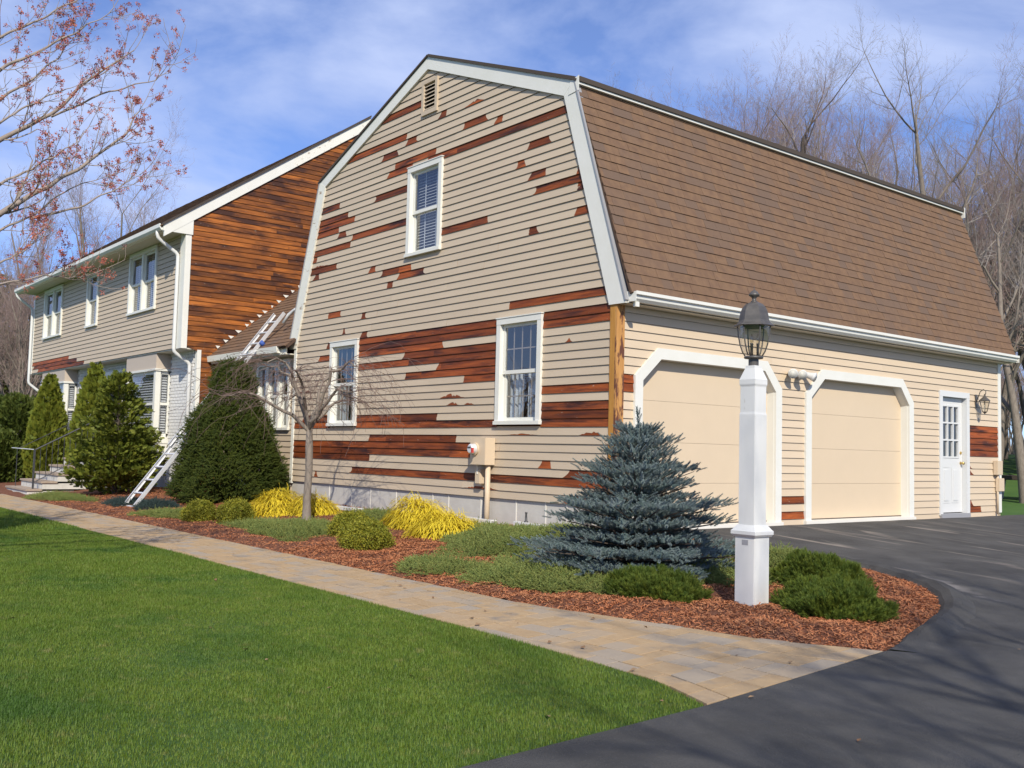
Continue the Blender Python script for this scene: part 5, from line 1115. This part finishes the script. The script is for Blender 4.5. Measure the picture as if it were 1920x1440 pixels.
# placed by ground position and height in metres
bare(0, -6.6, 19.0, 14.6, .6, 'tallest leafless tree with spreading forked trunks above the far end of the roof')
bare(3, -8.2, 19.6, 12.6, 2.2, 'tall leaning leafless tree just left of the tallest one above the roof')
bare(1, -14.4, 24.1, 17.6, .3, 'slim leafless tree standing over the middle of the roof ridge line')
bare(2, -17.0, 24.8, 17.2, 1.9, 'reddish twiggy tree over the roof, third from the left of the row')
bare(4, -19.6, 24.2, 17.6, 2.8, 'fan-shaped reddish tree at the left end of the row above the roof')
bare(2, -11.6, 22.6, 15.4, 4.1, 'reddish leafless tree left of the leaning tree above the roof')
bare(4, -12.8, 25.5, 17.0, 5.2, 'bushy leafless tree in the gap behind the middle of the roof')
bare(1, -18.2, 21.5, 16.6, 4.6, 'thin leafless tree second from the left of the row above the roof')
bare(1, -7.8, 24.2, 12.2, 3.3, 'thin leafless tree low behind the far roof corner')
bare(0, -3.1, 18.0, 10.2, 4.4, 'leafless tree with pale trunk at the right picture edge beyond the garage')
bare(3, -6.9, 28.5, 12.0, 5.0, 'leafless tree in the wood beyond the right roof edge')
bare(4, -43.0, 4.6, 17.0, .5, 'pale fan-shaped bare tree rising behind the left roof, left one of three', 'bare trees beyond the left end of the house')
bare(4, -43.8, 7.0, 18.0, 2.0, 'bare fan-shaped tree behind the left roof, middle one of three', 'bare trees beyond the left end of the house')
bare(2, -44.0, 9.0, 17.0, 3.0, 'bare reddish tree behind the left roof, right one of three', 'bare trees beyond the left end of the house')
def wood(name, label, spots, vs_, hs, seed):
    """a far stand of trees that reads as one mass"""
    rng = np.random.default_rng(seed); root = thing(name, label, 'trees', (spots[0][0], spots[0][1], 0)); root['kind'] = 'stuff'
    for (x, y) in spots:
        v = vs_[int(rng.integers(0, len(vs_)))]; s = rng.uniform(*hs)/ZM[v]; a = rng.uniform(0, 6.28)
        for k, nm in ((0, 'trunk'), (1, 'crown')):
            c = bpy.data.objects.new(nm, TM[v][k]); COL.objects.link(c); c.parent = root; c.location = Vector((x, y, float(gz(x, y))-.1))-root.location; c.rotation_euler[2] = a; c.scale = (s, s, s)
rng = np.random.default_rng(14)
def spot(px, d): q = CAM+(FWD+RGT*((px-960)/1874.44))*d; return (q.x, q.y)
wood('woodland', 'leafless wood beyond the lawn at the right picture edge', [spot(rng.uniform(1640, 1800), rng.uniform(43, 54)) for i in range(10)]+[spot(rng.uniform(1760, 2150), rng.uniform(30, 40)) for i in range(11)]+[spot(rng.uniform(1860, 2000), rng.uniform(30, 42)) for i in range(9)], [1, 1, 2, 4, 3], (11.5, 15.0), 3)
wood('woodland', 'leafless wood along the roof ridge, left of the tallest tree', [spot(rng.uniform(1130, 1480), rng.uniform(44, 54)) for i in range(20)]+[spot(rng.uniform(1450, 1680), rng.uniform(40, 48)) for i in range(12)], [1, 2, 2, 4, 3], (16.0, 19.5), 8)
wood('woodland', 'low dense brush closing the view under the wood at the right edge', [spot(rng.uniform(1820, 2060), rng.uniform(50, 66)) for i in range(30)], [2, 4], (5.0, 8.5), 9)
wood('woodland', 'reddish brown leafless thicket beyond the far left end of the house', [spot(rng.uniform(-160, 75), rng.uniform(40, 60)) for i in range(16)], [2, 4], (8.0, 11.5), 4)
# dark conifers far left
for i, (px, d, h, lb) in enumerate(((4, 52, 9.5, 'dark evergreen tree at the far left edge behind the thicket'), (-35, 56, 10.5, 'dark evergreen tree just outside the left picture edge'))):
    x, y = spot(px, d); V, F, rn = cone_shape(2600, h, [(0, .9), (.1, 2.0), (.5, 1.3), (1, .1)], 90+i, [(T*7.0, TF) for T, TF in T_yew], 1.0, upb=-.1, amp=.2, lump=1.2, inner=.6)
    o = thing('evergreen_tree', lb, 'tree', (x, y, float(gz(x, y)))); c = place('crown', np_mesh('crown', V, F, M['yew'], rn)); c.parent = o; c = MB().tube([(0, 0, -.2), (0, 0, h*.9)], [.2, .04], 6).build('trunk', M['dbark']); c.parent = o
# shrubs low at the wood's edge, right: none seen

# ================================================================ weeping cherry
rng = np.random.default_rng(23); base = np.array([-4.44, -1.84, float(gz(-4.44, -1.84))])
WC = thing('weeping_cherry', 'slender leafless weeping tree with drooping reddish twigs before the gable wall', 'tree', base)
tr = [(0, 0, -.1), (0, 0, 0), (-.02, .0, .35), (-.01, .01, .8), (-.05, .02, 1.15), (-.06, .02, 1.42)]
c = MB().tube(tr, [.095, .075, .058, .056, .058, .045], 10).build('trunk', M['bark'], smooth=True); c.parent = WC
fork = np.array([-.06, .02, 1.36]); limbs = []; twigs = []
for i in range(9):
    a = i*.698+rng.uniform(-.2, .2); R_ = rng.uniform(.65, 1.30); hh = rng.uniform(.50, 1.10); n = 9; prev = fork.copy(); r = .030*rng.uniform(.7, 1.1); d = np.array([math.cos(a), math.sin(a), 0])
    for k in range(1, n+1):
        t = k/n; p = fork+d*R_*t**1.1+np.array([0, 0, hh*math.sin(min(t*1.25, 1.35)*math.pi/2*.95)])+rng.normal(size=3)*.025; r2 = .030*(1-t*.8)+.003
        limbs.append((prev, p, r, r2)); 
        if k > 3:
            for j in range(3):
                aa = a+rng.normal()*1.1; q = p.copy(); dd = np.array([math.cos(aa), math.sin(aa), rng.uniform(.1, .7)]); L_ = rng.uniform(.5, 1.25); m = 8; rr = .0050
                for s in range(m):
                    dd = dd+rng.normal(size=3)*.16+np.array([0, 0, -.17]); dd /= np.linalg.norm(dd); q2 = q+dd*L_/m; twigs.append((q, q2, rr, rr*.86)); rr *= .87
                    if rng.random() < .34:
                        q3 = q2.copy(); d3 = dd+rng.normal(size=3)*.5
                        for w in range(4): d3 = d3+rng.normal(size=3)*.15+np.array([0, 0, -.22]); d3 /= np.linalg.norm(d3); q4 = q3+d3*rng.uniform(.05, .10); twigs.append((q3, q4, .0026, .0022)); q3 = q4
                    q = q2
        prev = p; r = r2
M['ctwig'] = mat('cherry_twigs', (.15, .10, .085), (.22, .15, .125), rough=.8, scale=(5, 5, 5))
c = place('limbs', seg_mesh('limbs', limbs, M['bark'], 6)); c.parent = WC
c = place('crown', seg_mesh('crown', twigs, M['ctwig'], 3)); c.parent = WC

# ================================================================ red maple at the left edge of the lawn
LIM = [(.012, [(-.54, -6.96, 4.38), (-.44, -6.69, 4.57), (-.33, -6.42, 4.80), (-.28, -6.22, 4.99)]), (.014, [(-.11, -7.02, 3.96), (-.02, -6.77, 4.14), (.09, -6.49, 4.37), (.16, -6.27, 4.56)]),
 (.022, [(-.79, -6.86, 3.56), (-.60, -6.50, 3.82), (-.46, -6.20, 4.21), (-.32, -5.90, 4.48)]), (.010, [(-.60, -6.50, 3.80), (-.27, -6.11, 4.04), (-.11, -5.76, 4.19), (-.10, -5.61, 4.42)]), (.012, [(.07, -7.01, 2.97), (.10, -6.82, 3.10), (.14, -6.63, 3.26), (.17, -6.45, 3.42)]),
 (.023, [(-.38, -6.91, 2.82), (-.27, -6.64, 3.04), (-.16, -6.37, 3.26), (.0, -6.04, 3.59), (-.01, -5.92, 3.85)]), (.012, [(-.30, -6.69, 2.80), (-.07, -6.37, 2.91), (.04, -6.09, 3.11), (.07, -5.92, 3.25)]), (.012, [(-1.04, -6.77, 2.81), (-.96, -6.53, 2.96), (-.84, -6.25, 3.25), (-.72, -5.96, 3.39)]),
 (.009, [(.05, -6.97, 2.34), (.03, -6.83, 2.43), (.0, -6.73, 2.54), (-.06, -6.66, 2.64)]), (.008, [(-.62, -6.83, 2.26), (-.47, -6.49, 2.36), (-.45, -6.31, 2.36), (-.46, -6.16, 2.40)]), (.013, [(-.78, -6.88, 3.92), (-.70, -6.65, 4.13), (-.65, -6.45, 4.38), (-.64, -6.31, 4.63)]), (.010, [(-.24, -6.97, 3.56), (-.20, -6.79, 3.72), (-.13, -6.56, 3.89), (-.12, -6.40, 3.98)])]
rng = np.random.default_rng(31); mb0 = np.array([-1.75, -8.35, -.3]); limbs = []; twigs = []; tips = []
for s in range(10): limbs.append((np.array([-1.75, -8.35, -.4+.62*s]), np.array([-1.75+.01*s, -8.35+.012*s, -.4+.62*(s+1)]), .20-.016*s, .20-.016*(s+1)))
def twig(q, d, L_, r, lev):
    m = 5; q = np.array(q); d = np.array(d)
    for s in range(m):
        d = d+rng.normal(size=3)*.075+np.array([0, 0, .13]); d /= np.linalg.norm(d); q2 = q+d*L_/m; twigs.append((q, q2, r, r*.9)); r *= .9
        if lev < 2 and rng.random() < (.75 if lev == 0 else .45): x = rng.normal(size=3); x -= d*x.dot(d); x /= np.linalg.norm(x); twig(q2, d*.6+x*.75, L_*.5*rng.uniform(.5, 1.1), r*.75, lev+1)
        elif rng.random() < .14: tips.append(q2)
        q = q2
    tips.append(q); 
    if rng.random() < .6: tips.append(q-d*.03+rng.normal(size=3)*.012)
def limb(r0, pts, back=True):
    P = [np.array(p) for p in pts]
    if back:
        z0 = max(1.3, P[0][2]-1.25); P = [np.array([-1.74, -8.33, z0]), (np.array([-1.74, -8.33, z0])+P[0])/2+np.array([.0, .0, -.05])]+P
    n = len(P)-1; r = r0*1.5 if back else r0; tot = 7*n; k = 0
    for i in range(n):
        for j in range(7):
            a = P[i]+(P[i+1]-P[i])*j/7; b = P[i]+(P[i+1]-P[i])*(j+1)/7; off = lambda t: np.array([.007*math.sin(t*1.1+r0*900), .007*math.cos(t*.9+r0*500), .006*math.sin(t*1.3)]); a = a+off(i*7+j); b = b+off(i*7+j+1)
            r2 = (r0*1.5 if back else r0)*(1-(k+1)/tot*.86); limbs.append((a, b, r, r2)); r = r2; k += 1
            if i >= (1 if back else 0) and rng.random() < .5: d = (P[i+1]-P[i]); d /= np.linalg.norm(d); x = rng.normal(size=3); x -= d*x.dot(d); x /= np.linalg.norm(x); twig(b, d*.7+x*.7, rng.uniform(.16, .44), max(.0035, r2*.4), 0)
    twig(P[-1], P[-1]-P[-2], .35, .004, 0)
for i, (r0, pts) in enumerate(LIM): limb(r0, pts, back=(i not in (3, 6)))
for i in range(54):     # the rest of the crown, left of the picture
    a = rng.uniform(1.9, 6.0); z = rng.uniform(1.8, 5.2); R_ = rng.uniform(1.2, 2.6); q = np.array([-1.75, -8.35, z]); e = q+np.array([math.cos(a)*R_, math.sin(a)*R_, R_*.75]); limb(.02, [q+(e-q)*t for t in (.0, .35, .7, 1)], back=False)
MP = thing('red_maple', 'budding red maple reaching in from the left over the lawn', 'tree', mb0); tl = Vector(mb0)
c = place('trunk', seg_mesh('trunk', limbs, M['pbark'], 7), MP); c = place('crown', seg_mesh('crown', twigs, M['pbark'], 3), MP)
T = np.array(tips); T = T[rng.random(len(T)) < .21]; Q = np.repeat(T, 6, 0)+rng.normal(size=(len(T)*6, 3))*.009; tb = leaf_cluster(3, .008, .019, rng)
V, F, rn = multi_scatter([tb], rng.normal(size=Q.shape)+np.array([0, 0, .5]), Q, rng.uniform(.7, 1.3, len(Q)), rng, .5); c = place('red_flower_clusters', np_mesh('red_flower_clusters', V, F, M['bud'], rn), MP)
# ================================================================ roadside tree behind the photographer: its branches shade the driveway
o = bare(3, 13.7, -6.7, 11.5, 1.0, 'leafless tree beside the driveway, outside the right of the picture', 'trees whose shadow falls on the driveway'); 
print('tree faces', [(len(t[0].polygons), len(t[1].polygons)) for t in TM], len(twigs))
